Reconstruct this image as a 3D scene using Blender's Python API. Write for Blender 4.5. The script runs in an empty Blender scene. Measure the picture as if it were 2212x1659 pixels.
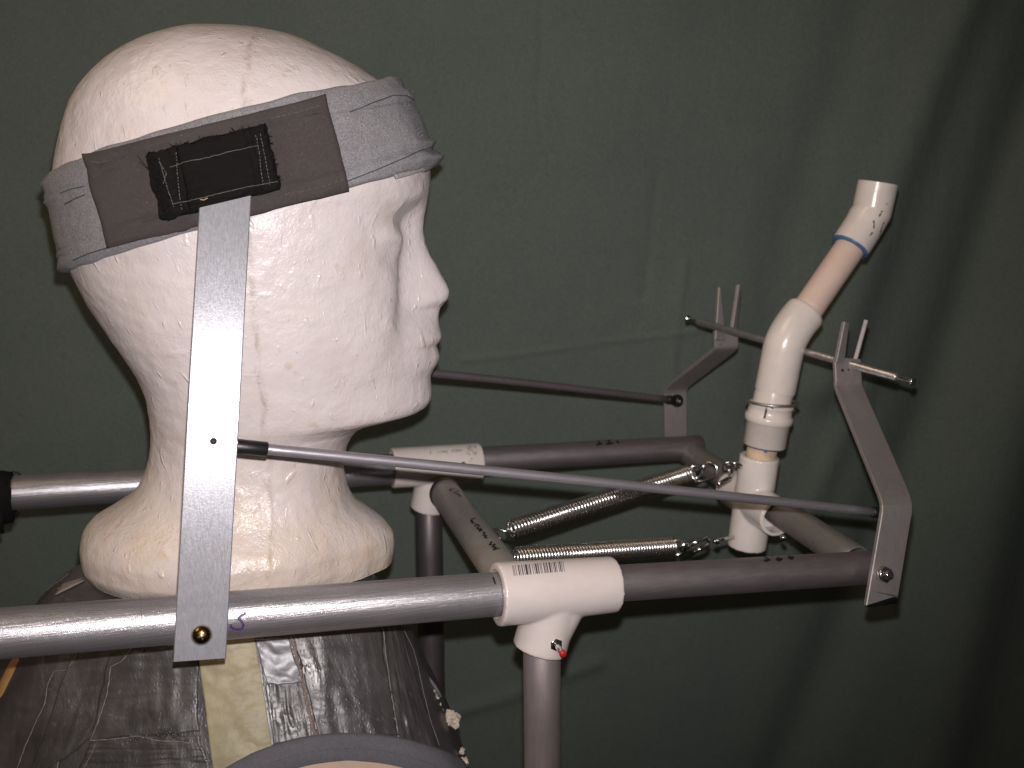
import bpy, math, random
import numpy as np
from mathutils import Vector, Matrix, noise
from mathutils.bvhtree import BVHTree

random.seed(4)
S = bpy.context.scene
COL = S.collection

# ------------------------------------------------------------------ camera, world, lights
PITCH = math.radians(10.0)
FPX, CXP, CYP = 2200.0, 1106.0, 829.5          # focal length and centre in 2212-wide pixels
CAM = Vector((0.0, 0.0, 1.30))
FWD = Vector((0, math.cos(PITCH), -math.sin(PITCH)))
UPV = Vector((0, math.sin(PITCH), math.cos(PITCH)))
RGT = Vector((1, 0, 0))
cam_d = bpy.data.cameras.new('camera')
cam = bpy.data.objects.new('camera', cam_d)
COL.objects.link(cam)
S.camera = cam
cam.location = CAM
cam.rotation_euler = (math.pi/2 - PITCH, 0, 0)
cam_d.sensor_width = 36.0
cam_d.lens = 36.0*FPX/2212.0
cam_d.clip_start = 0.01
cam_d.clip_end = 50
cam_d.dof.use_dof = True
cam_d.dof.focus_distance = 0.50
cam_d.dof.aperture_fstop = 13.0

w = bpy.data.worlds.new('World')
S.world = w
w.use_nodes = True
w.node_tree.nodes['Background'].inputs[0].default_value = (1.0, 0.86, 0.72, 1)
w.node_tree.nodes['Background'].inputs[1].default_value = 0.030

def lamp(name, kind, loc, power, col, size=0.005, target=None):
    d = bpy.data.lights.new(name, kind)
    d.energy = power
    d.color = col
    if kind == 'AREA':
        d.size = size
    else:
        d.shadow_soft_size = size
    o = bpy.data.objects.new(name, d)
    o.location = loc
    if target is not None:
        o.rotation_euler = (Vector(target)-Vector(loc)).to_track_quat('-Z', 'Y').to_euler()
    COL.objects.link(o)
    return o
# the phone's flash, just above the lens
flash = lamp('flash', 'SPOT', CAM + UPV*0.0185 + FWD*0.008 + RGT*0.001, 14.2, (1.0, 0.935, 0.93), 0.0032,
             CAM + UPV*0.0185 + FWD*1.0 + UPV*0.08 - RGT*0.10)
flash.data.spot_size = math.radians(96)
flash.data.spot_blend = 1.0
# the room's ceiling bulb, up and to the left behind the photographer
lamp('room_bulb', 'AREA', (-0.9, -0.10, 2.45), 6.6, (1.0, 0.74, 0.50), 0.7, (-0.35, 0.75, 1.3))

S.view_settings.view_transform = 'Standard'
S.view_settings.look = 'None'
S.view_settings.exposure = 0.0
S.view_settings.gamma = 1.0
try:
    S.cycles.max_bounces = 6
except Exception:
    pass

def ray(px, py):
    return (RGT*((px-CXP)/FPX) + UPV*(-(py-CYP)/FPX) + FWD)
def P(px, py, zmm):
    """the point of the place seen at this pixel, zmm millimetres down the optical axis"""
    return CAM + ray(px, py)*(zmm/1000.0)

# ------------------------------------------------------------------ materials
def newmat(name):
    m = bpy.data.materials.new(name)
    m.use_nodes = True
    nt = m.node_tree
    return m, nt, nt.nodes['Principled BSDF']
def N(nt, t, **kw):
    n = nt.nodes.new(t)
    for k, v in kw.items():
        if k in n.inputs:
            n.inputs[k].default_value = v
        else:
            setattr(n, k, v)
    return n
def L(nt, a, b): nt.links.new(a, b)
def c4(c): return (c[0], c[1], c[2], 1)
def coords(nt, scale=(1, 1, 1), rot=(0, 0, 0)):
    tc = N(nt, 'ShaderNodeTexCoord')
    mr = N(nt, 'ShaderNodeMapping')
    mr.inputs['Rotation'].default_value = rot
    L(nt, tc.outputs['Object'], mr.inputs['Vector'])
    mp = N(nt, 'ShaderNodeMapping')
    mp.inputs['Scale'].default_value = scale
    L(nt, mr.outputs['Vector'], mp.inputs['Vector'])
    return mp.outputs['Vector']
def noise_tex(nt, vec, scale, detail=4, rough=0.55, dist=0.0):
    n = N(nt, 'ShaderNodeTexNoise')
    n.inputs['Scale'].default_value = scale
    n.inputs['Detail'].default_value = detail
    n.inputs['Roughness'].default_value = rough
    n.inputs['Distortion'].default_value = dist
    L(nt, vec, n.inputs['Vector'])
    return n.outputs['Fac']
def ramp(nt, fac, stops):
    r = N(nt, 'ShaderNodeValToRGB')
    el = r.color_ramp.elements
    while len(el) < len(stops): el.new(0.5)
    for e, (p, c) in zip(el, stops):
        e.position = p
        e.color = c4(c) if not isinstance(c, (int, float)) else (c, c, c, 1)
    L(nt, fac, r.inputs[0])
    return r.outputs[0]
def mix(nt, fac, a, b, mode='MIX'):
    m = N(nt, 'ShaderNodeMix', data_type='RGBA', blend_type=mode)
    for sock, v in ((m.inputs[0], fac), (m.inputs[6], a), (m.inputs[7], b)):
        if isinstance(v, (int, float)): sock.default_value = v
        elif isinstance(v, tuple): sock.default_value = c4(v)
        else: L(nt, v, sock)
    return m.outputs[2]
def math_(nt, op, a, b=0.0, c=None, clamp=False):
    m = N(nt, 'ShaderNodeMath', operation=op)
    m.use_clamp = clamp
    for i, v in enumerate((a, b, c)):
        if v is None: continue
        if isinstance(v, (int, float)): m.inputs[i].default_value = v
        else: L(nt, v, m.inputs[i])
    return m.outputs[0]
def bump(nt, height, dist, strength=1.0, prev=None):
    b = N(nt, 'ShaderNodeBump')
    b.inputs['Strength'].default_value = strength
    b.inputs['Distance'].default_value = dist
    L(nt, height, b.inputs['Height'])
    if prev is not None: L(nt, prev, b.inputs['Normal'])
    return b.outputs['Normal']

def simple(name, col, rough=0.5, metal=0.0, var=0.0, vscale=60, bscale=0, bdist=0.0001, spec=0.5):
    m, nt, b = newmat(name)
    b.inputs['Roughness'].default_value = rough
    b.inputs['Metallic'].default_value = metal
    b.inputs['Specular IOR Level'].default_value = spec
    v = coords(nt)
    if var > 0:
        f = noise_tex(nt, v, vscale, 5, 0.6)
        c = ramp(nt, f, [(0.3, tuple(x*(1-var) for x in col)), (0.7, tuple(min(1, x*(1+var)) for x in col))])
        L(nt, c, b.inputs['Base Color'])
    else:
        b.inputs['Base Color'].default_value = c4(col)
    if bscale:
        L(nt, bump(nt, noise_tex(nt, v, bscale, 4), bdist), b.inputs['Normal'])
    return m

def foam_mat():
    m, nt, b = newmat('polystyrene_foam')
    v = coords(nt)
    sep = N(nt, 'ShaderNodeSeparateXYZ'); L(nt, v, sep.inputs[0])
    big = noise_tex(nt, v, 22, 4, 0.6)
    fine = noise_tex(nt, v, 260, 5, 0.65)
    col = ramp(nt, big, [(0.3, (0.555, 0.485, 0.465)), (0.52, (0.60, 0.545, 0.54)), (0.72, (0.585, 0.51, 0.485))])
    col = mix(nt, ramp(nt, fine, [(0.55, 0.0), (0.75, 0.35)]), col, (0.58, 0.48, 0.39))
    # the moulding seam with its old dirt, down the middle of the side
    wob = noise_tex(nt, v, 45, 3)
    xs = math_(nt, 'ADD', sep.outputs[0], math_(nt, 'MULTIPLY', math_(nt, 'SUBTRACT', wob, 0.5), 0.006))
    dist = math_(nt, 'ABSOLUTE', math_(nt, 'SUBTRACT', xs, SEAM_X))
    seam = math_(nt, 'SUBTRACT', 1.0, math_(nt, 'DIVIDE', dist, 0.0022), clamp=True)
    brk = ramp(nt, noise_tex(nt, coords(nt, (1, 1, 0.35)), 170, 6, 0.8), [(0.42, 0.0), (0.60, 1.0)])
    seamf = math_(nt, 'MULTIPLY', seam, brk)
    col = mix(nt, math_(nt, 'MULTIPLY', seamf, 0.68), col, (0.30, 0.24, 0.19))
    # scattered grubby specks
    sp = ramp(nt, noise_tex(nt, v, 95, 2, 0.4), [(0.70, 0.0), (0.78, 0.5)])
    col = mix(nt, sp, col, (0.46, 0.36, 0.26))
    # base browner near the bottom
    low = N(nt, 'ShaderNodeMapRange'); low.inputs[1].default_value = 0.10; low.inputs[2].default_value = 0.0
    L(nt, sep.outputs[2], low.inputs[0])
    lf = math_(nt, 'MULTIPLY', low.outputs[0], ramp(nt, noise_tex(nt, v, 34, 4, 0.6), [(0.35, 0.1), (0.7, 0.8)]))
    col = mix(nt, lf, col, (0.57, 0.45, 0.32))
    L(nt, col, b.inputs['Base Color'])
    L(nt, ramp(nt, fine, [(0.3, 0.22), (0.7, 0.50)]), b.inputs['Roughness'])
    b.inputs['Specular IOR Level'].default_value = 0.55
    b.inputs['Subsurface Weight'].default_value = 0.0
    # beads
    vo = N(nt, 'ShaderNodeTexVoronoi'); vo.feature = 'DISTANCE_TO_EDGE'
    vo.inputs['Scale'].default_value = 430
    L(nt, v, vo.inputs['Vector'])
    edge = ramp(nt, vo.outputs['Distance'], [(0.0, 0.0), (0.16, 1.0)])
    beadmask = ramp(nt, noise_tex(nt, v, 26, 2), [(0.44, 0.02), (0.68, 0.6)])
    n1 = bump(nt, math_(nt, 'MULTIPLY', edge, beadmask), 0.00010)
    n2 = bump(nt, noise_tex(nt, v, 95, 3, 0.5), 0.00045, 1.0, n1)
    n3 = bump(nt, math_(nt, 'MULTIPLY', noise_tex(nt, coords(nt, (1, 1, 0.8)), 460, 3, 0.6), ramp(nt, noise_tex(nt, v, 30, 2), [(0.35, 0.45), (0.6, 1.0)])), 0.00042, 1.0, n2)
    # knife-nick like scars
    sc = noise_tex(nt, coords(nt, (1, 1, 0.34), (0.15, 0.25, 0.1)), 260, 2, 0.5, 0.4)
    n4 = bump(nt, ramp(nt, sc, [(0.64, 0.0), (0.76, 1.0)]), 0.00034, 1.0, n3)
    sc2 = noise_tex(nt, coords(nt, (0.6, 1, 1.2), (0.1, 0.6, 0.2)), 85, 1, 0.4, 0.8)
    n5 = bump(nt, ramp(nt, sc2, [(0.70, 0.0), (0.80, 1.0)]), 0.00030, 1.0, n4)
    L(nt, n5, b.inputs['Normal'])
    return m

def alu_mat(name, axis_scale, base=(0.54, 0.525, 0.54), r1=0.28, r2=0.7, fac=0.25, dull=0.12, rot=(0, 0, 0), streak=1.0, spk=1.0):
    """brushed, scratched aluminium: a sharper lobe over a broad dull one"""
    m, nt, b = newmat(name)
    v = coords(nt, axis_scale, rot)
    st = noise_tex(nt, v, 1.0, 6, 0.7)
    cl = noise_tex(nt, coords(nt), 55, 4, 0.6)
    col = mix(nt, 0.5, ramp(nt, st, [(0.3, tuple(x*0.72 for x in base)), (0.7, base)]),
              ramp(nt, cl, [(0.3, tuple(x*0.78 for x in base)), (0.7, base)]))
    b.inputs['Metallic'].default_value = 1.0 - dull
    L(nt, col, b.inputs['Base Color'])
    L(nt, ramp(nt, st, [(0.3, r1*0.75), (0.7, r1*1.35)]), b.inputs['Roughness'])
    b2 = N(nt, 'ShaderNodeBsdfPrincipled')
    b2.inputs['Metallic'].default_value = 1.0 - dull
    b2.inputs['Roughness'].default_value = r2
    L(nt, col, b2.inputs['Base Color'])
    nn = bump(nt, st, 0.00012*streak)
    nn = bump(nt, noise_tex(nt, coords(nt), 900, 3, 0.7), 0.00003*spk, 1.0, nn)
    L(nt, nn, b.inputs['Normal']); L(nt, nn, b2.inputs['Normal'])
    mx = N(nt, 'ShaderNodeMixShader')
    mx.inputs[0].default_value = fac
    L(nt, b2.outputs[0], mx.inputs[1]); L(nt, b.outputs[0], mx.inputs[2])
    out = [n for n in nt.nodes if n.type == 'OUTPUT_MATERIAL'][0]
    L(nt, mx.outputs[0], out.inputs['Surface'])
    return m

def cloth_mat(name, col, s=1.0, var=0.25, weave=1400, bd=0.00012, rough=0.9, mottled=0.0, sheen=0.0, lint=0.0):
    m, nt, b = newmat(name)
    v = coords(nt)
    f = noise_tex(nt, v, 700*s, 3, 0.7)
    f2 = noise_tex(nt, v, 40*s, 4, 0.6)
    c = mix(nt, 0.6, ramp(nt, f, [(0.32, tuple(x*(1-var) for x in col)), (0.68, tuple(x*(1+var) for x in col))]),
            ramp(nt, f2, [(0.3, tuple(x*(1-mottled) for x in col)), (0.7, tuple(x*(1+mottled) for x in col))]))
    if lint > 0:
        li = ramp(nt, noise_tex(nt, v, 1500, 2, 0.5), [(0.70, 0.0), (0.76, lint)])
        c = mix(nt, li, c, (0.45, 0.42, 0.40))
    L(nt, c, b.inputs['Base Color'])
    b.inputs['Roughness'].default_value = rough
    b.inputs['Specular IOR Level'].default_value = 0.25
    b.inputs['Sheen Weight'].default_value = sheen
    wv = N(nt, 'ShaderNodeTexWave'); wv.inputs['Scale'].default_value = weave
    wv.bands_direction = 'X'
    L(nt, coords(nt, (1, 1, 1), (0.1, 0.2, 0.3)), wv.inputs['Vector'])
    wz = N(nt, 'ShaderNodeTexWave'); wz.inputs['Scale'].default_value = weave
    wz.bands_direction = 'Z'
    L(nt, coords(nt, (1, 1, 1), (0.1, 0.2, 0.3)), wz.inputs['Vector'])
    h = math_(nt, 'ADD', math_(nt, 'MULTIPLY', wv.outputs['Fac'], wz.outputs['Fac']), f)
    nn = bump(nt, h, bd)
    nn = bump(nt, f2, 0.0008, 1.0, nn)
    L(nt, nn, b.inputs['Normal'])
    return m

# ------------------------------------------------------------------ mesh helpers
def thing(name, loc, label, cat, group=None):
    o = bpy.data.objects.new(name, None)
    o.empty_display_size = 0.01
    o.location = loc
    COL.objects.link(o)
    o['label'] = label; o['category'] = cat
    if group: o['group'] = group
    return o
def obj(name, verts, faces, material, parent=None, origin=None, smooth=True, label=None, uvs=None):
    """verts in world coordinates; links ONE mesh object under parent"""
    off = Vector((0, 0, 0))
    p = parent
    root = None
    while p is not None:
        root = p; p = p.parent
    if root is not None: off = root.location
    elif origin is not None: off = Vector(origin)
    a = np.array([tuple(q) for q in verts], dtype=np.float64) - np.array(tuple(off))
    me = bpy.data.meshes.new(name)
    me.from_pydata(a.tolist(), [], [tuple(f) for f in faces])
    me.polygons.foreach_set('use_smooth', [smooth]*len(me.polygons))
    me.materials.append(material)
    me.update()
    o = bpy.data.objects.new(name, me)
    COL.objects.link(o)
    if parent is not None: o.parent = parent
    else: o.location = off
    if label: o['label'] = label
    if parent is not None and parent is not root and root is not None and parent.location.length > 0:
        pass
    return o
def tag(o, label, cat, group=None):
    o['label'] = label; o['category'] = cat
    if group: o['group'] = group
    return o
class M:
    def __init__(s): s.v = []; s.f = []
    def add(s, v, f):
        n = len(s.v)
        s.v += [Vector(q) for q in v]
        s.f += [tuple(i+n for i in q) for q in f]
        return s
def frames(path, closed=False):
    n = len(path)
    T = []
    for i in range(n):
        if closed: t = path[(i+1) % n]-path[i-1]
        else: t = path[min(i+1, n-1)]-path[max(i-1, 0)]
        T.append(t.normalized())
    ref = Vector((0, 0, 1)) if abs(T[0].z) < 0.9 else Vector((1, 0, 0))
    U = [(ref - T[0]*ref.dot(T[0])).normalized()]
    for i in range(1, n):
        u = U[-1] - T[i]*U[-1].dot(T[i])
        U.append(u.normalized())
    return T, U
def tube(path, r, seg=14, closed=False, caps=True):
    path = [Vector(p) for p in path]
    n = len(path)
    rs = r if isinstance(r, (list, tuple)) else [r]*n
    T, U = frames(path, closed)
    v = []; f = []
    for i in range(n):
        B = T[i].cross(U[i])
        for k in range(seg):
            a = 2*math.pi*k/seg
            v.append(path[i] + (U[i]*math.cos(a) + B*math.sin(a))*rs[i])
    m = n if closed else n-1
    for i in range(m):
        for k in range(seg):
            a = i*seg+k; b = i*seg+(k+1) % seg
            j = (i+1) % n
            f.append((a, b, j*seg+(k+1) % seg, j*seg+k))
    if caps and not closed:
        f.append(tuple(reversed(range(seg))))
        f.append(tuple(range((n-1)*seg, n*seg)))
    return v, f
def lathe(p0, p1, prof, seg=32, capA=False, capB=False):
    """prof: (t in metres from p0, radius) rings"""
    p0 = Vector(p0); d = (Vector(p1)-p0).normalized()
    ref = Vector((0, 0, 1)) if abs(d.z) < 0.9 else Vector((1, 0, 0))
    u = (ref - d*ref.dot(d)).normalized(); b = d.cross(u)
    v = []; f = []
    for t, r in prof:
        for k in range(seg):
            a = 2*math.pi*k/seg
            v.append(p0 + d*t + (u*math.cos(a)+b*math.sin(a))*r)
    for i in range(len(prof)-1):
        for k in range(seg):
            f.append((i*seg+k, i*seg+(k+1) % seg, (i+1)*seg+(k+1) % seg, (i+1)*seg+k))
    if capA: f.append(tuple(reversed(range(seg))))
    if capB: f.append(tuple(range((len(prof)-1)*seg, len(prof)*seg)))
    return v, f
def pipe(p0, p1, R, wall=0.0015, seg=48, nlen=8):
    Lh = (Vector(p1)-Vector(p0)).length
    e = 0.0004
    pr = [(0.02, R-wall), (0, R-wall), (0, R-e), (e, R)]
    pr += [(e+(Lh-2*e)*i/nlen, R) for i in range(1, nlen)]
    pr += [(Lh-e, R), (Lh, R-e), (Lh, R-wall), (Lh-0.02, R-wall)]
    return lathe(p0, p1, pr, seg)
def disc_solid(p0, p1, R, bevel=0.0003, seg=24):
    Lh = (Vector(p1)-Vector(p0)).length
    return lathe(p0, p1, [(0, R-bevel), (bevel, R), (Lh-bevel, R), (Lh, R-bevel)], seg, True, True)
def slab(path, width_dirs, W, T, tdirs):
    """flat bar along path: rectangular section W x T with small chamfers"""
    n = len(path); v = []; f = []
    c = min(0.0004, T*0.2)
    if not isinstance(W, (list, tuple)): W = [W]*n
    for i in range(n):
        w_ = width_dirs[i]; t_ = tdirs[i]
        hw, ht = W[i]/2, T/2
        pts = [(-hw+c, -ht), (hw-c, -ht), (hw, -ht+c), (hw, ht-c), (hw-c, ht), (-hw+c, ht), (-hw, ht-c), (-hw, -ht+c)]
        for a, b in pts: v.append(path[i] + w_*a + t_*b)
    for i in range(n-1):
        for k in range(8):
            f.append((i*8+k, i*8+(k+1) % 8, (i+1)*8+(k+1) % 8, (i+1)*8+k))
    f.append(tuple(reversed(range(8)))); f.append(tuple(range((n-1)*8, n*8)))
    return v, f
def smoothstep(a, b, x):
    t = min(1, max(0, (x-a)/(b-a))); return t*t*(3-2*t)
def catmull(pts, n):
    pts = [Vector(p) for p in pts]
    q = [pts[0]*2-pts[1]] + pts + [pts[-1]*2-pts[-2]]
    out = []
    for i in range(1, len(q)-2):
        for k in range(n):
            t = k/n
            a, b, c, d = q[i-1], q[i], q[i+1], q[i+2]
            out.append(0.5*((2*b)+(c-a)*t+(2*a-5*b+4*c-d)*t*t+(3*b-3*c+d-a)*t**3))
    out.append(pts[-1])
    return out
def bvh_of(objs):
    v = []; f = []
    for o in objs:
        mw = o.matrix_world if o.parent is None else None
        loc = o.location.copy(); p = o.parent
        while p is not None:
            loc = loc + p.location; p = p.parent
        n = len(v)
        v += [q.co + loc for q in o.data.vertices]
        f += [tuple(i+n for i in q.vertices) for q in o.data.polygons]
    return BVHTree.FromPolygons(v, f)
def hit(bvh, px, py):
    r = ray(px, py).normalized()
    h = bvh.ray_cast(CAM, r)
    if h[0] is None: return None, None
    n = h[1]
    if n.dot(r) > 0: n = -n
    return h[0], n
def ribbon(bvh, pxline, width, off=0.00012, step=6.0, th=0.0, jit=0.0):
    """marks that lie on a surface: a thin strip following the line traced on it"""
    pts = []
    for i in range(len(pxline)-1):
        a, b = pxline[i], pxline[i+1]
        L_ = math.hypot(b[0]-a[0], b[1]-a[1]); m = max(1, int(L_/step))
        for k in range(m): pts.append((a[0]+(b[0]-a[0])*k/m, a[1]+(b[1]-a[1])*k/m))
    pts.append(pxline[-1])
    H = []
    for p in pts:
        h, n = hit(bvh, p[0]+random.uniform(-jit, jit), p[1]+random.uniform(-jit, jit))
        if h is not None: H.append((h, n))
    if len(H) < 2: return [], []
    v = []; f = []
    for i, (h, n) in enumerate(H):
        t = (H[min(i+1, len(H)-1)][0]-H[max(i-1, 0)][0]).normalized()
        s = t.cross(n).normalized()
        wd = width[i % len(width)] if isinstance(width, (list, tuple)) else width
        v += [h+n*off-s*wd/2, h+n*(off+th)-s*wd*0.2, h+n*(off+th)+s*wd*0.2, h+n*off+s*wd/2]
    for i in range(len(H)-1):
        for k in range(3):
            f.append((i*4+k, i*4+k+1, (i+1)*4+k+1, (i+1)*4+k))
    return v, f
def marks(name, bvh, lines, width, material, parent, off=0.00012, th=0.0, step=6.0, jit=0.0, label=None):
    m = M()
    for ln in lines:
        v, f = ribbon(bvh, ln, width, off, step, th, jit)
        m.add(v, f)
    if not m.v: return None
    if name in ('hem_seam', 'tape_edge', 'pencil_line', 'grime_mark'):
        for ln in lines:
            v, f = ribbon(bvh, ln, width, off, step, th, jit)
            if v: o = obj(name, v, f, material, parent, label=label)
        return o
    o = obj(name, m.v, m.f, material, parent, label=label)
    if len(lines) > 1: o['kind'] = 'stuff'
    return o
def dashes(line, on, off_):
    """split a pixel line into stitches"""
    out = []
    for i in range(len(line)-1):
        a, b = line[i], line[i+1]
        L_ = math.hypot(b[0]-a[0], b[1]-a[1]); t = 0
        while t < L_:
            e = min(L_, t+on)
            out.append([(a[0]+(b[0]-a[0])*t/L_, a[1]+(b[1]-a[1])*t/L_), (a[0]+(b[0]-a[0])*e/L_, a[1]+(b[1]-a[1])*e/L_)])
            t += on+off_
    return out
def patch(bvh, quad, nx, ny, off, thick, relief=None, edge_wave=0.0, nsm=0):
    """a piece of sheet lying on a surface; quad TL TR BR BL; has real thickness"""
    TL, TR, BR, BL = [np.array(q, dtype=float) for q in quad]
    P_ = [[None]*(nx+1) for _ in range(ny+1)]
    Nn = [[None]*(nx+1) for _ in range(ny+1)]
    for j in range(ny+1):
        v_ = j/ny
        for i in range(nx+1):
            u_ = i/nx
            p = (TL*(1-u_)+TR*u_)*(1-v_) + (BL*(1-u_)+BR*u_)*v_
            if edge_wave:
                p = p + np.array([noise.noise(Vector((u_*5+9, v_*5, quad[0][0]*0.1))), noise.noise(Vector((u_*5, v_*5+30, quad[0][1]*0.1)))])*edge_wave
            h, n = hit(bvh, p[0], p[1])
            P_[j][i] = h; Nn[j][i] = n
    for j in range(ny+1):                       # fill misses from neighbours
        last = None
        for i in list(range(nx+1)):
            if P_[j][i] is not None: last = (P_[j][i], Nn[j][i])
            elif last is not None: P_[j][i], Nn[j][i] = last
        last = None
        for i in reversed(range(nx+1)):
            if P_[j][i] is not None: last = (P_[j][i], Nn[j][i])
            elif last is not None: P_[j][i], Nn[j][i] = last
    A = np.array([[tuple(P_[j][i]) for i in range(nx+1)] for j in range(ny+1)])
    B = np.array([[tuple(Nn[j][i]) for i in range(nx+1)] for j in range(ny+1)])
    for _ in range(nsm):
        for X in (A, B):
            Y = X.copy()
            Y[1:-1] = (X[:-2]+X[2:]+2*X[1:-1])/4; X[:] = Y
            Y = X.copy()
            Y[:, 1:-1] = (X[:, :-2]+X[:, 2:]+2*X[:, 1:-1])/4; X[:] = Y
    B /= np.linalg.norm(B, axis=2)[:, :, None]
    v = []; f = []
    W = nx+1
    for lay in (0, 1):
        for j in range(ny+1):
            for i in range(nx+1):
                o = off + (thick if lay else 0)
                if lay and relief: o += relief(i/nx, j/ny)
                v.append(Vector(A[j, i] + B[j, i]*o))
    n0 = W*(ny+1)
    for j in range(ny):
        for i in range(nx):
            a = j*W+i
            f.append((n0+a, n0+a+W, n0+a+W+1, n0+a+1))
            f.append((a, a+1, a+W+1, a+W))
    for i in range(nx):
        f.append((i, n0+i, n0+i+1, i+1)); k = ny*W+i
        f.append((k, k+1, n0+k+1, n0+k))
    for j in range(ny):
        a = j*W; f.append((a, a+W, n0+a+W, n0+a)); a = j*W+nx
        f.append((a, n0+a, n0+a+W, a+W))
    return v, f

def fitting(name, solids, bores, material, parent, voxel=0.0007, smooth=8, label=None):
    """moulded plastic fitting: cylinders melted together, then bored"""
    mm = M()
    for sd in solids:
        p0, p1, R = sd[:3]; Rb = sd[3] if len(sd) > 3 else R
        Lh = (p1-p0).length
        mm.add(*lathe(p0, p1, [(0, R)]+[(Lh*i/6, R+(Rb-R)*i/6) for i in range(1, 7)], 48, True, True))
    o = obj(name, mm.v, mm.f, material, None, origin=(0, 0, 0))
    md = o.modifiers.new('r', 'REMESH'); md.mode = 'VOXEL'; md.voxel_size = voxel
    md = o.modifiers.new('s', 'SMOOTH'); md.factor = 0.5; md.iterations = smooth
    cutters = []
    for p0, p1, R in bores:
        Lh = (p1-p0).length
        c = obj('cutter', *lathe(p0, p1, [(0, R), (Lh, R)], 48, True, True), material, None, origin=(0, 0, 0))
        cutters.append(c)
        b = o.modifiers.new('b', 'BOOLEAN'); b.operation = 'DIFFERENCE'; b.object = c; b.solver = 'EXACT'
    dg = bpy.context.evaluated_depsgraph_get()
    dg.update()
    me = bpy.data.meshes.new_from_object(o.evaluated_get(dg))
    for c in cutters: bpy.data.objects.remove(c)
    bpy.data.objects.remove(o)
    v = [q.co.copy() for q in me.vertices]
    f = [tuple(q.vertices) for q in me.polygons]
    bpy.data.meshes.remove(me)
    o = obj(name, v, f, material, parent, label=label)
    mk_sharp(o, 50)
    return o
def mk_sharp(o, deg):
    me = o.data
    import bmesh
    bm = bmesh.new(); bm.from_mesh(me)
    for e in bm.edges:
        if len(e.link_faces) == 2 and e.calc_face_angle(0) > math.radians(deg): e.smooth = False
    bm.to_mesh(me); bm.free()

def pchip(xs, ys):
    xs = np.array(xs, float); ys = np.array(ys, float)
    o = np.argsort(xs); xs = xs[o]; ys = ys[o]
    h = np.diff(xs); d = np.diff(ys)/h
    m = np.zeros(len(xs)); m[0] = d[0]; m[-1] = d[-1]
    for i in range(1, len(xs)-1):
        if d[i-1]*d[i] > 0:
            w1 = 2*h[i]+h[i-1]; w2 = h[i]+2*h[i-1]
            m[i] = (w1+w2)/(w1/d[i-1]+w2/d[i])
    def fn(x):
        x = np.clip(x, xs[0], xs[-1])
        i = np.clip(np.searchsorted(xs, x)-1, 0, len(h)-1)
        t = (x-xs[i])/h[i]
        return ((2*t**3-3*t**2+1)*ys[i] + (t**3-2*t**2+t)*h[i]*m[i] + (-2*t**3+3*t**2)*ys[i+1] + (t**3-t**2)*h[i]*m[i+1])
    return fn

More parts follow.
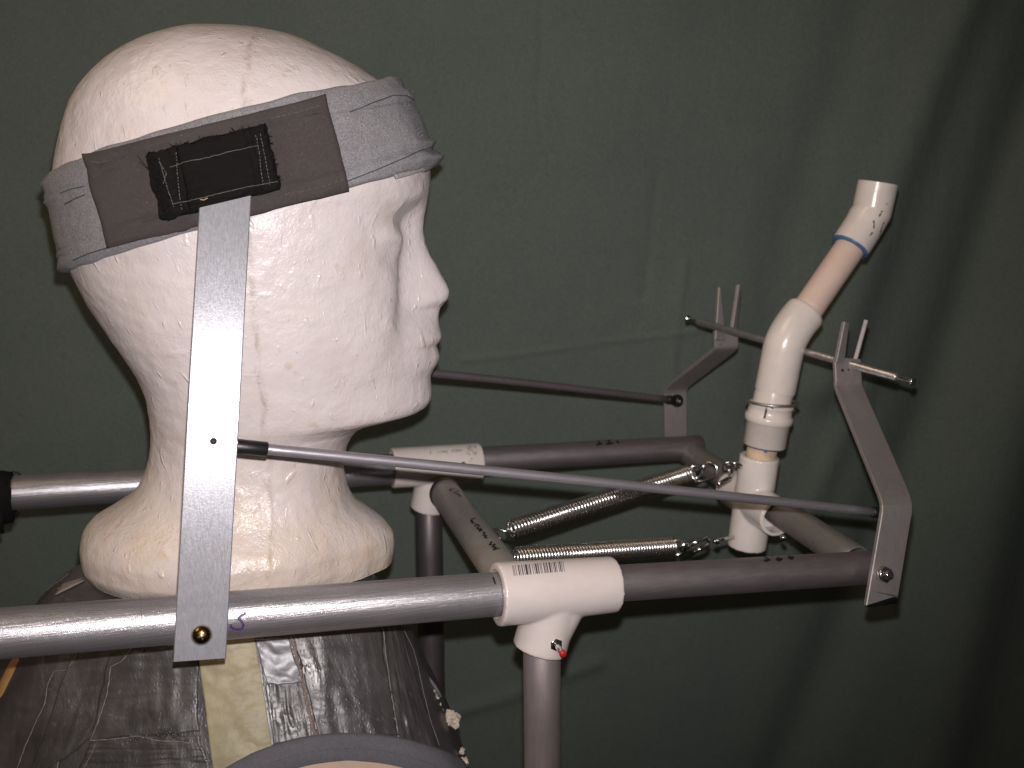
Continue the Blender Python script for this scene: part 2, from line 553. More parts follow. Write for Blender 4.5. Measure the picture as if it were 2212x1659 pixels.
# ------------------------------------------------------------------ backdrop
def wall_pt(px, py, y=0.90):
    r = ray(px, py); t = y/r.y
    return CAM + r*t
def build_backdrop():
    m, nt, b = newmat('dark_green_sheet')
    v = coords(nt)
    f = noise_tex(nt, v, 12, 4, 0.6)
    g = noise_tex(nt, v, 1500, 2, 0.8)
    h = noise_tex(nt, v, 260, 3, 0.8)
    c = ramp(nt, f, [(0.25, (0.097, 0.120, 0.107)), (0.75, (0.111, 0.133, 0.118))])
    c = mix(nt, 0.85, c, ramp(nt, g, [(0.25, (0.45, 0.45, 0.45)), (0.75, (1.5, 1.5, 1.5))]), 'MULTIPLY')
    c = mix(nt, 0.16, c, ramp(nt, h, [(0.25, (0.6, 0.6, 0.6)), (0.75, (1.4, 1.4, 1.4))]), 'MULTIPLY')
    L(nt, c, b.inputs['Base Color'])
    b.inputs['Roughness'].default_value = 0.95
    b.inputs['Specular IOR Level'].default_value = 0.1
    L(nt, bump(nt, noise_tex(nt, coords(nt, (1, 1, 0.3)), 40, 4, 0.6), 0.0015), b.inputs['Normal'])
    # fold lines: (points in pixels from top to bottom, amplitude, width, sign)
    folds = [
        ([(2130, -80), (1985, 260), (1850, 640), (1780, 830)], 0.012, 0.024),
        ([(2330, 60), (2200, 420), (2075, 800), (1900, 1230), (1690, 1750)], -0.016, 0.032),
        ([(2480, 100), (2330, 500), (2210, 900), (2130, 1250), (2010, 1800)], 0.022, 0.046),
        ([(1905, -60), (1800, 240), (1690, 560), (1640, 900)], -0.006, 0.024),
        ([(1480, 560), (1462, 700), (1440, 900)], 0.0016, 0.004),
        ([(1420, 380), (1390, 640)], -0.0014, 0.004),
        ([(950, 1560), (1060, 1530), (1190, 1480), (1290, 1440)], 0.003, 0.008),
        ([(1890, 820), (1800, 1000), (1720, 1200)], 0.005, 0.014),
    ]
    creases = [([(1000, 775), (1130, 762), (1330, 735), (1480, 718), (1560, 700)], 0.0016, 0.0025),
               ([(1172, -40), (1166, 60), (1168, 120), (1160, 190), (1164, 250), (1172, 300)], -0.0012, 0.0018),
               ([(1230, 840), (1200, 800), (1170, 780)], 0.001, 0.003)]
    F = []
    for pts, a, wd in folds+creases:
        q = [wall_pt(*p) for p in pts]
        F.append((np.array([(p.x, p.z) for p in catmull([Vector((p.x, p.z, 0)) for p in q], 8) for p in [Vector((p.x, p.y, 0))]] if False else [(p.x, p.y) for p in catmull([Vector((k.x, k.z, 0)) for k in q], 8)]), a, wd))
    xs = np.concatenate([np.linspace(-1.05, -0.55, 30), np.linspace(-0.55, 0.62, 520)[1:], np.linspace(0.62, 1.25, 40)[1:]])
    zs = np.concatenate([np.linspace(0.25, 0.75, 30), np.linspace(0.75, 1.60, 380)[1:], np.linspace(1.60, 2.05, 30)[1:]])
    X, Z = np.meshgrid(xs, zs)
    Y = 0.895 + 0.030*X + 0.05*np.clip(X-0.15, 0, 2)**1.3 + 0.05*np.clip(1.2-Z, 0, 1)**1.2
    for pl, a, wd in F:
        best = np.full(X.shape, 9.0)
        for i in range(len(pl)-1):
            p, q = pl[i], pl[i+1]
            d = q-p; L2 = (d**2).sum()
            t = np.clip(((X-p[0])*d[0]+(Z-p[1])*d[1])/L2, 0, 1)
            dd = np.hypot(X-p[0]-t*d[0], Z-p[1]-t*d[1])
            best = np.minimum(best, dd)
        Y -= a*np.exp(-(best/wd)**2)
    Y += 0.004*np.sin(X*9+Z*3) + 0.002*np.sin(X*23-Z*11)
    v = np.stack([X, Y, Z], -1).reshape(-1, 3)
    ny, nx = X.shape
    idx = np.arange(nx*ny).reshape(ny, nx)
    f = np.stack([idx[:-1, :-1], idx[:-1, 1:], idx[1:, 1:], idx[1:, :-1]], -1).reshape(-1, 4)
    o = obj('backdrop', v, f, m, None, origin=(0, 0.9, 1.2))
    o['kind'] = 'structure'
    o['label'] = 'dark green cloth sheet hung behind the rig, folded at the right'
    # floor far below, only seen from elsewhere
    fl = obj('floor', [(-1.6, -0.9, 0.25), (1.6, -0.9, 0.25), (1.6, 1.5, 0.25), (-1.6, 1.5, 0.25)], [(0, 1, 2, 3)],
             simple('floor_boards', (0.10, 0.07, 0.05), 0.6, var=0.3, vscale=8), None, origin=(0, 0, 0.25), smooth=False)
    fl['kind'] = 'structure'
    return o
backdrop = build_backdrop()

# ------------------------------------------------------------------ foam head
YAW = math.radians(17.0)          # the rails' heading
HYAW = math.radians(4.0)          # the head's heading
HF = Vector((math.cos(HYAW), math.sin(HYAW), 0)); HN = Vector((-math.sin(HYAW), math.cos(HYAW), 0)); HU = Vector((0, 0, 1))
HP = P(515, 830, 572)                      # a point of the head's middle plane
_b = P(515, 1245, 572)
HO = Vector((HP.x, HP.y, 0)); HO.z = _b.z   # origin: under the neck, at the base
def mid(px, py):
    r = ray(px, py)
    t = (HO-CAM).dot(HN)/r.dot(HN)
    q = CAM + r*t - HO
    return q.dot(HF), q.dot(HU)
def H2W(x, y, z): return HO + HF*x + HN*y + HU*z
front_px = [(440, 57), (520, 59), (600, 69), (655, 86), (702, 108), (755, 134), (802, 163), (850, 200), (885, 240), (912, 290), (925, 335), (930, 376), (928, 403),
            (922, 440), (918, 472), (916, 496), (919, 520), (928, 547), (944, 576), (957, 600), (966, 617), (970, 632), (967, 645), (957, 656), (949, 668),
            (947, 685), (950, 705), (955, 726), (951, 736), (945, 746), (948, 757), (950, 769), (945, 784), (937, 798), (931, 815), (931, 839),
            (930, 858), (923, 873), (908, 884), (872, 894), (831, 903), (800, 913), (776, 926), (757, 947), (746, 977), (742, 1012), (750, 1048),
            (767, 1083), (800, 1107), (832, 1131), (849, 1155), (852, 1180), (849, 1203), (840, 1224), (815, 1245)]
back_px = [(440, 57), (395, 64), (351, 76), (300, 93), (261, 113), (225, 137), (192, 170), (165, 205), (147, 240), (130, 290), (120, 340), (114, 385), (114, 440), (121, 500),
           (134, 550), (153, 595), (178, 640), (219, 702), (262, 762), (296, 812), (318, 862), (326, 900), (326, 945), (322, 985), (308, 1024), (281, 1063),
           (236, 1092), (194, 1118), (175, 1145), (171, 1172), (177, 1200), (192, 1224), (222, 1245)]
basef_px = [(57, 440), (69, 600), (108, 702), (163, 802), (240, 885), (335, 925), (376, 930), (403, 927), (425, 921), (450, 908), (475, 903), (500, 899), (540, 897), (590, 900),
            (640, 907), (680, 917), (720, 926), (750, 929), (780, 928), (815, 922), (840, 922), (858, 920), (873, 913), (884, 902), (894, 872), (903, 831), (926, 776), (1245, 760)]
_wpx = [(57, 0), (86, .45), (134, .70), (205, .87), (330, .98), (440, 1.0), (560, .97), (720, .88), (800, .80), (890, .62), (980, .5), (1055, .55), (1110, .70), (1160, .82), (1245, .70)]
fr = [mid(*p) for p in front_px]
bk = [mid(p[0] + 17*float(np.interp(p[1], [q[0] for q in _wpx], [q[1] for q in _wpx]))**2, p[1]) for p in back_px]   # the outline seen is the rounded near side's
zt = max(fr[0][1], bk[0][1]); zb = 0.0
xF = pchip([p[1] for p in fr], [p[0] for p in fr]); xB = pchip([p[1] for p in bk], [p[0] for p in bk])
bf = [mid(x, y) for y, x in basef_px]
xFb_ = pchip([p[1] for p in bf], [p[0] for p in bf])
def xFb(z): return np.minimum(xF(z), xFb_(z))
def pz(py): return mid(515, py)[1]
cx_px = [(57, 440), (120, 470), (250, 495), (400, 505), (600, 500), (780, 510), (890, 525), (950, 535), (1050, 533), (1120, 514), (1245, 512)]
xC = pchip([pz(y) for y, _ in cx_px], [mid(x, y)[0] for y, x in cx_px])
half = lambda z: (xF(z)-xB(z))/2
wd_tab = [(57, 0.0), (60, .010), (69, .0215), (86, .034), (108, .0445), (134, .0525), (163, .059), (205, .0655), (260, .0705), (330, .0740), (400, .0755), (480, .0755),
          (560, .0735), (640, .0705), (720, .0665), (800, .0610), (850, .0570), (890, .0535), (930, .0495), (980, .0475), (1020, .0480), (1055, .0500), (1085, .0535),
          (1110, .0585), (1135, .0630), (1160, .0655), (1190, .0650), (1212, .0615), (1232, .0550), (1245, .0460)]
Wd = pchip([pz(y) for y, _ in wd_tab], [v for _, v in wd_tab])
ex_tab = [(57, 2.0), (200, 2.1), (400, 2.1), (470, 1.95), (600, 1.88), (800, 1.9), (900, 2.0), (1000, 2.0), (1245, 2.1)]
Ex = pchip([pz(y) for y, _ in ex_tab], [v for _, v in ex_tab])
SEAM_X = mid(556, 640)[0]*0.87 if False else None
def Shead(phi, z):
    """cranium surface (no features), local coordinates"""
    c, s = math.cos(phi), math.sin(phi)
    xc = float(xC(z)); a = float(xFb(z))-xc if c >= 0 else xc-float(xB(z))
    n = float(Ex(z)); w_ = float(Wd(z))
    return (xc + a*math.copysign(abs(c)**(2/n), c), w_*math.copysign(abs(s)**(2/n), s), z)
def build_head():
    global SEAM_X
    r_ = ray(549, 700)
    o_ = HO + HN*(-0.069)
    t = (o_-CAM).dot(HN)/r_.dot(HN)
    SEAM_X = (CAM + r_*t - HO).dot(HF)
    zz = np.linspace(zt, zb, 4000)
    dl = np.sqrt(np.diff(zz)**2 + 0.5*np.diff(xF(zz))**2 + 0.5*np.diff(xB(zz))**2)
    s = np.concatenate([[0], np.cumsum(dl)])
    NR, NC = 520, 400
    rows = np.interp(np.linspace(0, s[-1], NR), s, zz)
    rows[0] = zt-1e-5; rows[-1] = 0
    th = np.linspace(0, 2*math.pi, NC, endpoint=False)
    th = th - 0.55*np.sin(th)*1.0*0.75          # denser at the face
    C, Sn = np.cos(th), np.sin(th)
    Z = rows[:, None]
    xc = xC(Z); n = Ex(Z)
    aF = xFb(Z)-xc; aB = xc-xB(Z)
    a = np.where(C[None] >= 0, aF, aB)
    X = xc + a*np.sign(C)[None]*np.abs(C)[None]**(2/n)
    Y = Wd(Z)*np.sign(Sn)[None]*np.abs(Sn)[None]**(2/n)
    fw = np.clip((X-xc-0.02)/0.05, 0, 1)*(C[None] > 0)
    # the profile ridge (nose, lips, chin)
    sig_t = [(57, 30), (400, 26), (440, 18), (490, 11.5), (540, 10.5), (590, 11.5), (630, 12.0), (655, 12.5), (670, 10.5), (700, 15), (730, 20), (745, 22), (765, 19), (790, 17), (820, 17), (850, 20), (884, 24), (900, 30), (1245, 40)]
    sg = pchip([pz(y) for y, _ in sig_t], [v/1000 for _, v in sig_t])(Z)
    pw_t = [(57, 2), (480, 2.2), (600, 2.6), (650, 3.0), (670, 2.4), (730, 2.2), (850, 2.2), (1245, 2)]
    pw = pchip([pz(y) for y, _ in pw_t], [v for _, v in pw_t])(Z)
    ridge = (xF(Z)-xFb(Z))*np.exp(-(np.abs(Y)/sg)**pw)
    X = X + ridge*(C[None] > 0)
    def g(y0, py, sy, sz, amp, rot=0.0):
        dy = np.abs(Y)-y0; dz = Z-pz(py)
        u = dy*math.cos(rot)+dz*math.sin(rot); v = -dy*math.sin(rot)+dz*math.cos(rot)
        return amp*np.exp(-(u/sy)**2-(v/sz)**2)*fw
    F_ = 0
    F_ = F_ + g(.023, 480, .0130, .0100, -.0048)             # socket under the brow
    F_ = F_ + g(.0155, 505, .0065, .0140, -.0026)             # inner corner by the bridge
    F_ = F_ + g(.032, 548, .0140, .0080, -.0024, 0.25)       # below the lid
    F_ = F_ + g(.031, 514, .0125, .0080, .0046)              # lid over the eyeball
    F_ = F_ + g(.031, 526, .0110, .0024, -.0006, 0.1)        # lash line
    F_ = F_ + g(.030, 438, .0200, .0070, .0022, -0.2)        # brow
    F_ = F_ + g(.043, 590, .0150, .0130, .0028)              # cheekbone
    F_ = F_ + g(.0200, 600, .0070, .0220, -.0028, 0.15)      # groove beside the nose
    F_ = F_ + g(.0250, 668, .0075, .0220, -.0026, 0.35)      # nose-to-mouth fold
    F_ = F_ + g(.0125, 641, .0045, .0048, .0022)             # nostril wing
    F_ = F_ + g(.0290, 745, .0065, .0065, -.0016)            # mouth corner
    F_ = F_ + g(.0350, 800, .0150, .0200, -.0012)
    X = X + F_
    # soft lumps, as moulded and handled foam has
    V = np.stack([X, Y, np.broadcast_to(Z, X.shape)], -1).reshape(-1, 3)
    Dn = np.stack([(X-xc), Y, np.zeros_like(X)], -1).reshape(-1, 3)
    Dn /= np.linalg.norm(Dn, axis=1)[:, None]+1e-9
    Vl = V.tolist()
    disp = np.array([0.0008*noise.noise(Vector(p)*28) + 0.00035*noise.noise(Vector(p)*85) + 0.00025*noise.noise(Vector(p)*190) for p in Vl])
    # chipped, dented rim of the base
    rim = np.array([max(0.0, 1-abs(p[2]-0.008)/0.020) for p in Vl])
    disp += rim*np.array([0.0022*min(0, noise.noise(Vector((p[0]*60, p[1]*60, p[2]*25)))) for p in Vl])
    # ridge of the moulding seam
    seam = np.exp(-((V[:, 0]-SEAM_X)/0.0011)**2)
    disp += 0.0003*seam
    V = V + Dn*disp[:, None]
    idx = np.arange(NR*NC).reshape(NR, NC)
    nx_ = np.roll(idx, -1, axis=1)
    f = np.stack([idx[:-1], idx[1:], nx_[1:], nx_[:-1]], -1).reshape(-1, 4).tolist()
    f.append(tuple(idx[-1].tolist())); f.append(tuple(reversed(idx[0].tolist())))
    me = bpy.data.meshes.new('foam_head')
    me.from_pydata(V.tolist(), [], f)
    me.polygons.foreach_set('use_smooth', [True]*len(me.polygons))
    me.materials.append(foam_mat())
    o = bpy.data.objects.new('foam_head', me)
    o.matrix_world = Matrix(((HF.x, HN.x, 0, HO.x), (HF.y, HN.y, 0, HO.y), (0, 0, 1, HO.z), (0, 0, 0, 1)))
    COL.objects.link(o)
    tag(o, 'white polystyrene mannequin head facing right, set on a flared neck base', 'mannequin head')
    W = (V @ np.array([tuple(HF), tuple(HN), (0, 0, 1)])) + np.array(tuple(HO))
    return o, BVHTree.FromPolygons([Vector(q) for q in W.tolist()], f)
head, head_bvh = build_head()

# ------------------------------------------------------------------ headband
grey_jersey = cloth_mat('grey_marl_jersey', (0.31, 0.30, 0.315), 1.7, 0.95, 1100, 0.00030, 0.95, 0.16)
pad_cloth = cloth_mat('charcoal_pad_cloth', (0.060, 0.050, 0.048), 1.0, 0.35, 1800, 0.00010, 0.8, 0.2, 0.05, 0.45)
webbing = cloth_mat('black_webbing', (0.0042, 0.0034, 0.0032), 1.0, 0.5, 700, 0.00035, 0.75, 0.3)
thread_grey = simple('grey_thread', (0.085, 0.078, 0.072), 0.7, 0, 0.4, 900)
thread_dark = simple('dark_thread', (0.05, 0.05, 0.06), 0.8)

def build_headband():
    root = thing('headband', H2W(0, 0, pz(380)), 'grey marl jersey headband wrapped round the foam head, sloping up to the forehead', 'headband')
    xb_, zlb = mid(150, 590); xf_, zlf = mid(938, 362)
    xtb, ztb = mid(106, 392); xtf, ztf = mid(868, 176)
    sl = (zlf-zlb)/(xf_-xb_); st = (ztf-ztb)/(xtf-xtb)
    NP, NV = 420, 72
    v = []; f = []
    def surf(phi, z0, slope):
        z = z0
        for _ in range(6):
            x, y, _z = Shead(phi, z)
            z = z0 + slope*x
        return x, y, z
    z0l = zlb - sl*xb_; z0t = ztb - st*xtb
    def prof(u, phi):
        """offset off the skull at band height u (0 bottom, 1 top)"""
        b = 0.0024
        e = min(1, u/0.035)*min(1, (1-u)/0.035)
        e = math.sqrt(max(0, e))
        back = math.exp(-((abs(phi)-math.pi)/0.42)**2); fr_ = math.exp(-(phi/0.42)**2)
        hb = math.exp(-((u-0.10)/0.075)**2)          # bottom hem
        ht = math.exp(-((u-0.86)/0.085)**2)          # top hem
        o = b + 0.0011*hb + 0.0009*ht
        o += back*(0.0035*math.exp(-((u-0.74)/0.055)**2) + 0.0032*math.exp(-((u-0.90)/0.05)**2) + 0.003*math.exp(-((u-0.06)/0.05)**2) + 0.0015*math.exp(-((u-0.20)/0.04)**2))
        o += fr_*(0.0045*math.exp(-((u-0.96)/0.07)**2) + 0.0030*math.exp(-((u-0.80)/0.06)**2) + 0.0040*math.exp(-((u-0.13)/0.06)**2) + 0.0026*math.exp(-((u-0.30)/0.035)**2) + 0.0012)
        # seam grooves
        wv = 0.006*math.sin(phi*3+1)
        o -= 0.0011*math.exp(-((u-0.215-wv)/0.012)**2) + 0.0010*math.exp(-((u-0.745+wv)/0.012)**2)
        o -= 0.0005*math.exp(-((u-0.155-wv)/0.008)**2)*(0.5+0.5*noise.noise(Vector((phi*2, 3, 0))))
        return o*e + 0.0001
    for i in range(NP):
        phi = -math.pi + 2*math.pi*i/NP
        xl, yl, zl = surf(phi, z0l, sl); xt, yt, ztp = surf(phi, z0t, st)
        ring = []
        for j in range(NV+1):
            u = j/NV
            z = zl + (ztp-zl)*u
            x, y, _ = Shead(phi, z)
            d = 1e-3
            p = Vector((x, y, z)); p1 = Vector(Shead(phi+d, z)); p2 = Vector(Shead(phi, z+1e-4))
            n = (p1-p).cross(p2-p); n.normalize()
            if n.dot(Vector((x-float(xC(z)), y, 0))) < 0: n = -n
            ww = Vector((math.cos(phi)*3, math.sin(phi)*3, z*40))
            oo = prof(u, phi) + 0.0007*noise.noise(ww) + 0.00035*noise.noise(ww*4)*(1 if 0.03 < u < 0.97 else 0.3)
            zoff = 0.0011*noise.noise(Vector((phi*5, u*2, 1)))
            ring.append(p + n*max(0.0004, oo) + Vector((0, 0, zoff)))
        v += [H2W(*q) for q in ring]
        # inner edge tucks against the skull
    for i in range(NP):
        k = (i+1) % NP
        for j in range(NV):
            f.append((i*(NV+1)+j, k*(NV+1)+j, k*(NV+1)+j+1, i*(NV+1)+j+1))
    band = obj('fabric_band', v, f, grey_jersey, root)
    both = bvh_of([band])
    # dark seams of the hems and the loose tab under the hem at the brow
    marks('hem_seam', both, [[(755, 243), (800, 224), (850, 206), (880, 207), (903, 222)], [(748, 392), (800, 372), (850, 352), (905, 327), (936, 316)],
                              [(140, 441), (160, 430), (185, 420)], [(158, 562), (190, 548), (232, 535)], [(130, 418), (150, 410), (182, 402)]],
          0.00055, thread_dark, root, 0.0002, 0.0002, 5)
    tb = obj('fabric_tab', *patch(head_bvh, [(845, 377), (905, 358), (912, 368), (850, 387)], 14, 5, 0.0012, 0.0012), cloth_mat('pale_hem', (0.36, 0.345, 0.34), 1, 0.4, 1100, 0.0002), root, label='pale grey folded tab under the front hem')
    hm = obj('folded_hem', *patch(head_bvh, [(895, 356), (934, 342), (936, 358), (905, 372)], 12, 5, 0.0016, 0.0014), grey_jersey, root)
    # fuzz on the raw top edge
    mm = M()
    rnd = random.Random(3)
    for k in range(260):
        px = rnd.uniform(820, 915); py = rnd.uniform(168, 262)
        h, n = hit(both, px, py)
        if h is None: continue
        if rnd.random() < 0.45 and not (px > 872): continue
        d = (n + Vector((rnd.uniform(-1, 1), rnd.uniform(-1, 1), rnd.uniform(-1, 1)))*0.8).normalized()
        mm.add(*tube([h, h+d*rnd.uniform(.0006, .0016)], 0.00006, 4))
    fz = obj('edge_fuzz', mm.v, mm.f, grey_jersey, root); fz['kind'] = 'stuff'
    # charcoal pad
    def pad_rel(u, v_):
        e = min(1, min(u, 1-u)/0.02)*min(1, min(v_, 1-v_)/0.03)
        q = 0.0013*math.sqrt(max(0, e))
        q -= 0.0007*math.exp(-((v_-0.145)/0.018)**2)*(u < 0.92) + 0.0008*math.exp(-((v_-0.80)/0.018)**2)*(u > 0.10)
        q += 0.0005*noise.noise(Vector((u*7, v_*4, 2)))
        return q
    pad = obj('side_pad', *patch(both, [(185, 338), (700, 210), (752, 405), (238, 534)], 110, 50, 0.0006, 0.0016, pad_rel, 3.0, 3), pad_cloth, root, label='charcoal fabric pad with turned and stitched edges')
    pb = bvh_of([pad])
    st_ = dashes([(690, 229), (640, 243), (585, 256)], 8, 4) + [[(196, 349), (215, 352), (241, 345)]] + dashes([(742, 387), (700, 402), (650, 414), (610, 422)], 6, 9)
    marks('stitching', pb, st_, 0.0004, thread_grey, pad, 0.0002, 0.0002, 3)
    marks('stitching', pb, [[(250, 512), (320, 492), (430, 462)], [(215, 350), (330, 315), (450, 285), (560, 259), (690, 228)]], 0.0003, thread_dark, pad, 0.0001, 0.0002, 5)
    # webbing loop that takes the top of the strap
    def web_rel(u, v_):
        q = 0.0015*math.sqrt(max(0, min(1, min(u, 1-u)/0.03)*min(1, min(v_, 1-v_)/0.04)))
        q += 0.0016*(smoothstep(0.80, 0.84, u) + smoothstep(0.20, 0.15, u))
        q += 0.0022*math.exp(-((u-0.5)/0.28)**4)
        q += 0.0003*math.sin(v_*60) + 0.0005*noise.noise(Vector((u*8, v_*8, 5)))
        return q
    web = obj('webbing_loop', *patch(pb, [(318, 330), (572, 266), (604, 410), (355, 477)], 90, 50, 0.0004, 0.0018, web_rel, 5.0, 3), webbing, root, label='black woven webbing loop with frayed ends, sewn over the pad')
    wb0 = bvh_of([web])
    def end_rel(u, v_):
        return 0.0009*math.sqrt(max(0, min(1, min(u, 1-u)/0.15)*min(1, min(v_, 1-v_)/0.05))) + 0.0006*noise.noise(Vector((u*3, v_*9, 8)))
    ea = obj('webbing_end', *patch(wb0, [(322, 334), (384, 322), (412, 452), (361, 473)], 20, 40, 0.0001, 0.0011, end_rel, 5.0, 1), webbing, web)
    eb = obj('webbing_end', *patch(wb0, [(541, 279), (571, 270), (602, 405), (566, 414)], 14, 40, 0.0001, 0.0011, end_rel, 5.0, 1), webbing, web)
    wb = bvh_of([web, ea, eb])
    L1 = [[(366, 362), (400, 350), (440, 343), (500, 327), (545, 317), (560, 316)], [(372, 440), (400, 436), (470, 419), (540, 403), (600, 392)]]
    L2 = dashes([(380, 330), (384, 375), (388, 420), (392, 452)], 4, 3) + dashes([(343, 342), (352, 372), (366, 418), (376, 448)], 5, 2) + \
         dashes([(553, 292), (560, 330), (565, 375), (570, 400)], 4, 3) + dashes([(562, 290), (573, 340), (583, 400)], 5, 3) + dashes([(346, 352), (360, 376), (352, 398)], 4, 2)
    marks('stitching', wb, L1, 0.00032, thread_grey, web, 0.0002, 0.0002, 4, 0.8)
    marks('stitching', wb, L2, 0.00038, thread_grey, web, 0.0002, 0.0002, 3, 0.8)
    marks('loose_thread', wb, [[(433, 431), (441, 432), (449, 428)]], 0.0005, simple('tan_thread', (0.35, 0.25, 0.13), 0.7), web, 0.0004, 0.0003, 3)
    mm = M()
    for k in range(340):
        side = rnd.random()
        if side < 0.4: px = rnd.uniform(318, 335); py = rnd.uniform(330, 470); px += (py-330)*0.26
        elif side < 0.8: px = rnd.uniform(566, 576); py = rnd.uniform(270, 400); px += (py-270)*0.24
        else: px = rnd.uniform(340, 560); py = 325-(px-340)*0.25
        h, n = hit(wb, px, py)
        if h is None: continue
        d = (n*0.5 + Vector((rnd.uniform(-1, 1), rnd.uniform(-1, 1), rnd.uniform(-1, 1)))).normalized()
        mm.add(*tube([h, h+d*rnd.uniform(.001, .0024)], 0.00013, 4))
    for q in ([(300, 338), (315, 355), (322, 365)], [(303, 348), (318, 362), (330, 372)]):
        pts = [hit(pb, *a) for a in q]
        mm.add(*tube([a+b*0.0015 for a, b in pts], 0.00015, 5))
    obj('frayed_fibres', mm.v, mm.f, webbing, web)['kind'] = 'stuff'
    return web, pad
web, pad = build_headband()
HF = Vector((math.cos(YAW), math.sin(YAW), 0)); HN = Vector((-math.sin(YAW), math.cos(YAW), 0))   # from here on: along and across the rails

# ------------------------------------------------------------------ metals and plastics
alu_tube = alu_mat('brushed_aluminium_tube', (26, 1000, 1000), rot=(0, 0, -YAW), streak=1.7, r1=0.27, r2=0.66, fac=0.6, dull=0.12, base=(0.45,0.43,0.45))
alu_tube_dull = alu_mat('dull_aluminium_tube', (60, 500, 500), base=(0.33, 0.29, 0.30), r1=0.42, r2=0.60, fac=0.4, dull=0.14, rot=(0, 0, -YAW), streak=0.4)
alu_cross = alu_mat('dull_aluminium_cross', (90, 90, 90), base=(0.43, 0.39, 0.36), r1=0.32, r2=0.62, fac=0.3, dull=0.50, streak=0.4)
alu_end = alu_mat('grey_end_tube', (90, 90, 90), base=(0.31, 0.285, 0.27), r1=0.32, r2=0.62, fac=0.35, dull=0.35, streak=0.4)
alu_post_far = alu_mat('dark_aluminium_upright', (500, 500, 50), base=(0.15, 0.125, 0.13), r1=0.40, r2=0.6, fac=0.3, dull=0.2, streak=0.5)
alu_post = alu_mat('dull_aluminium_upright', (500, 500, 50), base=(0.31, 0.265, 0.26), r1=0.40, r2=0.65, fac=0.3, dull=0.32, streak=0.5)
alu_flat = alu_mat('scuffed_aluminium_flat', (1500, 1500, 90), base=(0.38, 0.38, 0.41), r1=0.25, r2=0.80, fac=0.14, dull=0.10, streak=0.25, spk=1.0)
alu_bracket = alu_mat('grey_aluminium_flat', (600, 600, 60), base=(0.44, 0.405, 0.405), r1=0.34, r2=0.62, fac=0.3, dull=0.28, streak=0.5)
alu_rod = alu_mat('thin_aluminium_rod', (60, 700, 700), base=(0.36, 0.34, 0.37), r1=0.26, r2=0.55, fac=0.4, dull=0.3, rot=(0, 0, -YAW), streak=0.6)
steel = simple('zinc_steel', (0.62, 0.61, 0.60), 0.18, 1.0, 0.2, 200, 300, 0.0001)
steel_dull = simple('worn_steel_rod', (0.47, 0.455, 0.45), 0.34, 0.85, 0.2, 200, 400, 0.0001)
spring_m = simple('spring_steel', (0.80, 0.77, 0.75), 0.24, 1.0, 0.12, 200)
pvc_near = simple('white_pvc_dimmed', (0.56, 0.50, 0.475), 0.26, 0, 0.05, 60, 160, 0.00012)  # near tee's white plastic, darkened in colour to offset the close flash
pvc = simple('white_pvc', (0.70, 0.63, 0.58), 0.24, 0, 0.07, 60, 160, 0.00018)
pvc_cool = simple('white_pvc_glossy', (0.72, 0.66, 0.63), 0.17, 0, 0.05, 60, 110, 0.00022)
cpvc = simple('flesh_coloured_pipe', (0.66, 0.50, 0.425), 0.45, 0, 0.05, 60, 200, 0.0001)
beige_pipe = simple('beige_pipe', (0.62, 0.47, 0.33), 0.45, 0, 0.2, 120)
ink = simple('black_marker', (0.012, 0.008, 0.012), 0.5)
ink_blue = simple('violet_marker', (0.05, 0.03, 0.11), 0.5)
print_ink = simple('printed_ink', (0.05, 0.04, 0.06), 0.6)
blue_ink = simple('blue_glue', (0.07, 0.14, 0.27), 0.5, 0, 0.3, 300)
rubber = simple('black_rubber', (0.008, 0.008, 0.009), 0.42, 0, 0.2, 200, 500, 0.00006)
brass = simple('tarnished_brass', (0.22, 0.13, 0.055), 0.22, 1.0, 0.5, 500, 700, 0.0001)
bluehint = blue_ink

# ------------------------------------------------------------------ pipe frame
frame = thing('pipe_frame', P(1170, 1700, 535), 'frame of two aluminium rails on white plastic tees and grey uprights, round the neck', 'pipe frame')
def nz(px): return 1.0/(0.002252 - (0.000553/1900.0)*px)      # depth along the near rail
def fz(px): return 1.0/(0.001530 - (0.000288/1460.0)*(px-20))  # depth along the far rail
R1, R2 = 0.0111, 0.0096
nA = P(-260, 1389, nz(-260)); nB = P(1100, 1281, nz(1100))
near_rail = obj('rail_tube', *pipe(nA, nB, R1, nlen=30), alu_tube, frame, label='bright brushed near rail, left of the tee')
nC = P(1280, 1263.5, nz(1280)); nD = P(1893, 1225, nz(1893))
near_rail2 = obj('rail_tube', *pipe(nC, nD, R2, nlen=20), alu_tube_dull, frame, label='dull grey near rail, right of the tee')
fA = P(-200, 1079, fz(-200)); fB = P(870, 1012, fz(870))
far_rail = obj('rail_tube', *pipe(fA, fB, R1, nlen=20), alu_tube, frame, label='bright brushed far rail behind the neck')
fC = P(1000, 995, fz(1000)); fD = P(1512, 966, fz(1512))
far_rail2 = obj('rail_tube', *pipe(fC, fD, R2, nlen=20), alu_tube_dull, frame, label='dull grey far rail, right of the far tee')
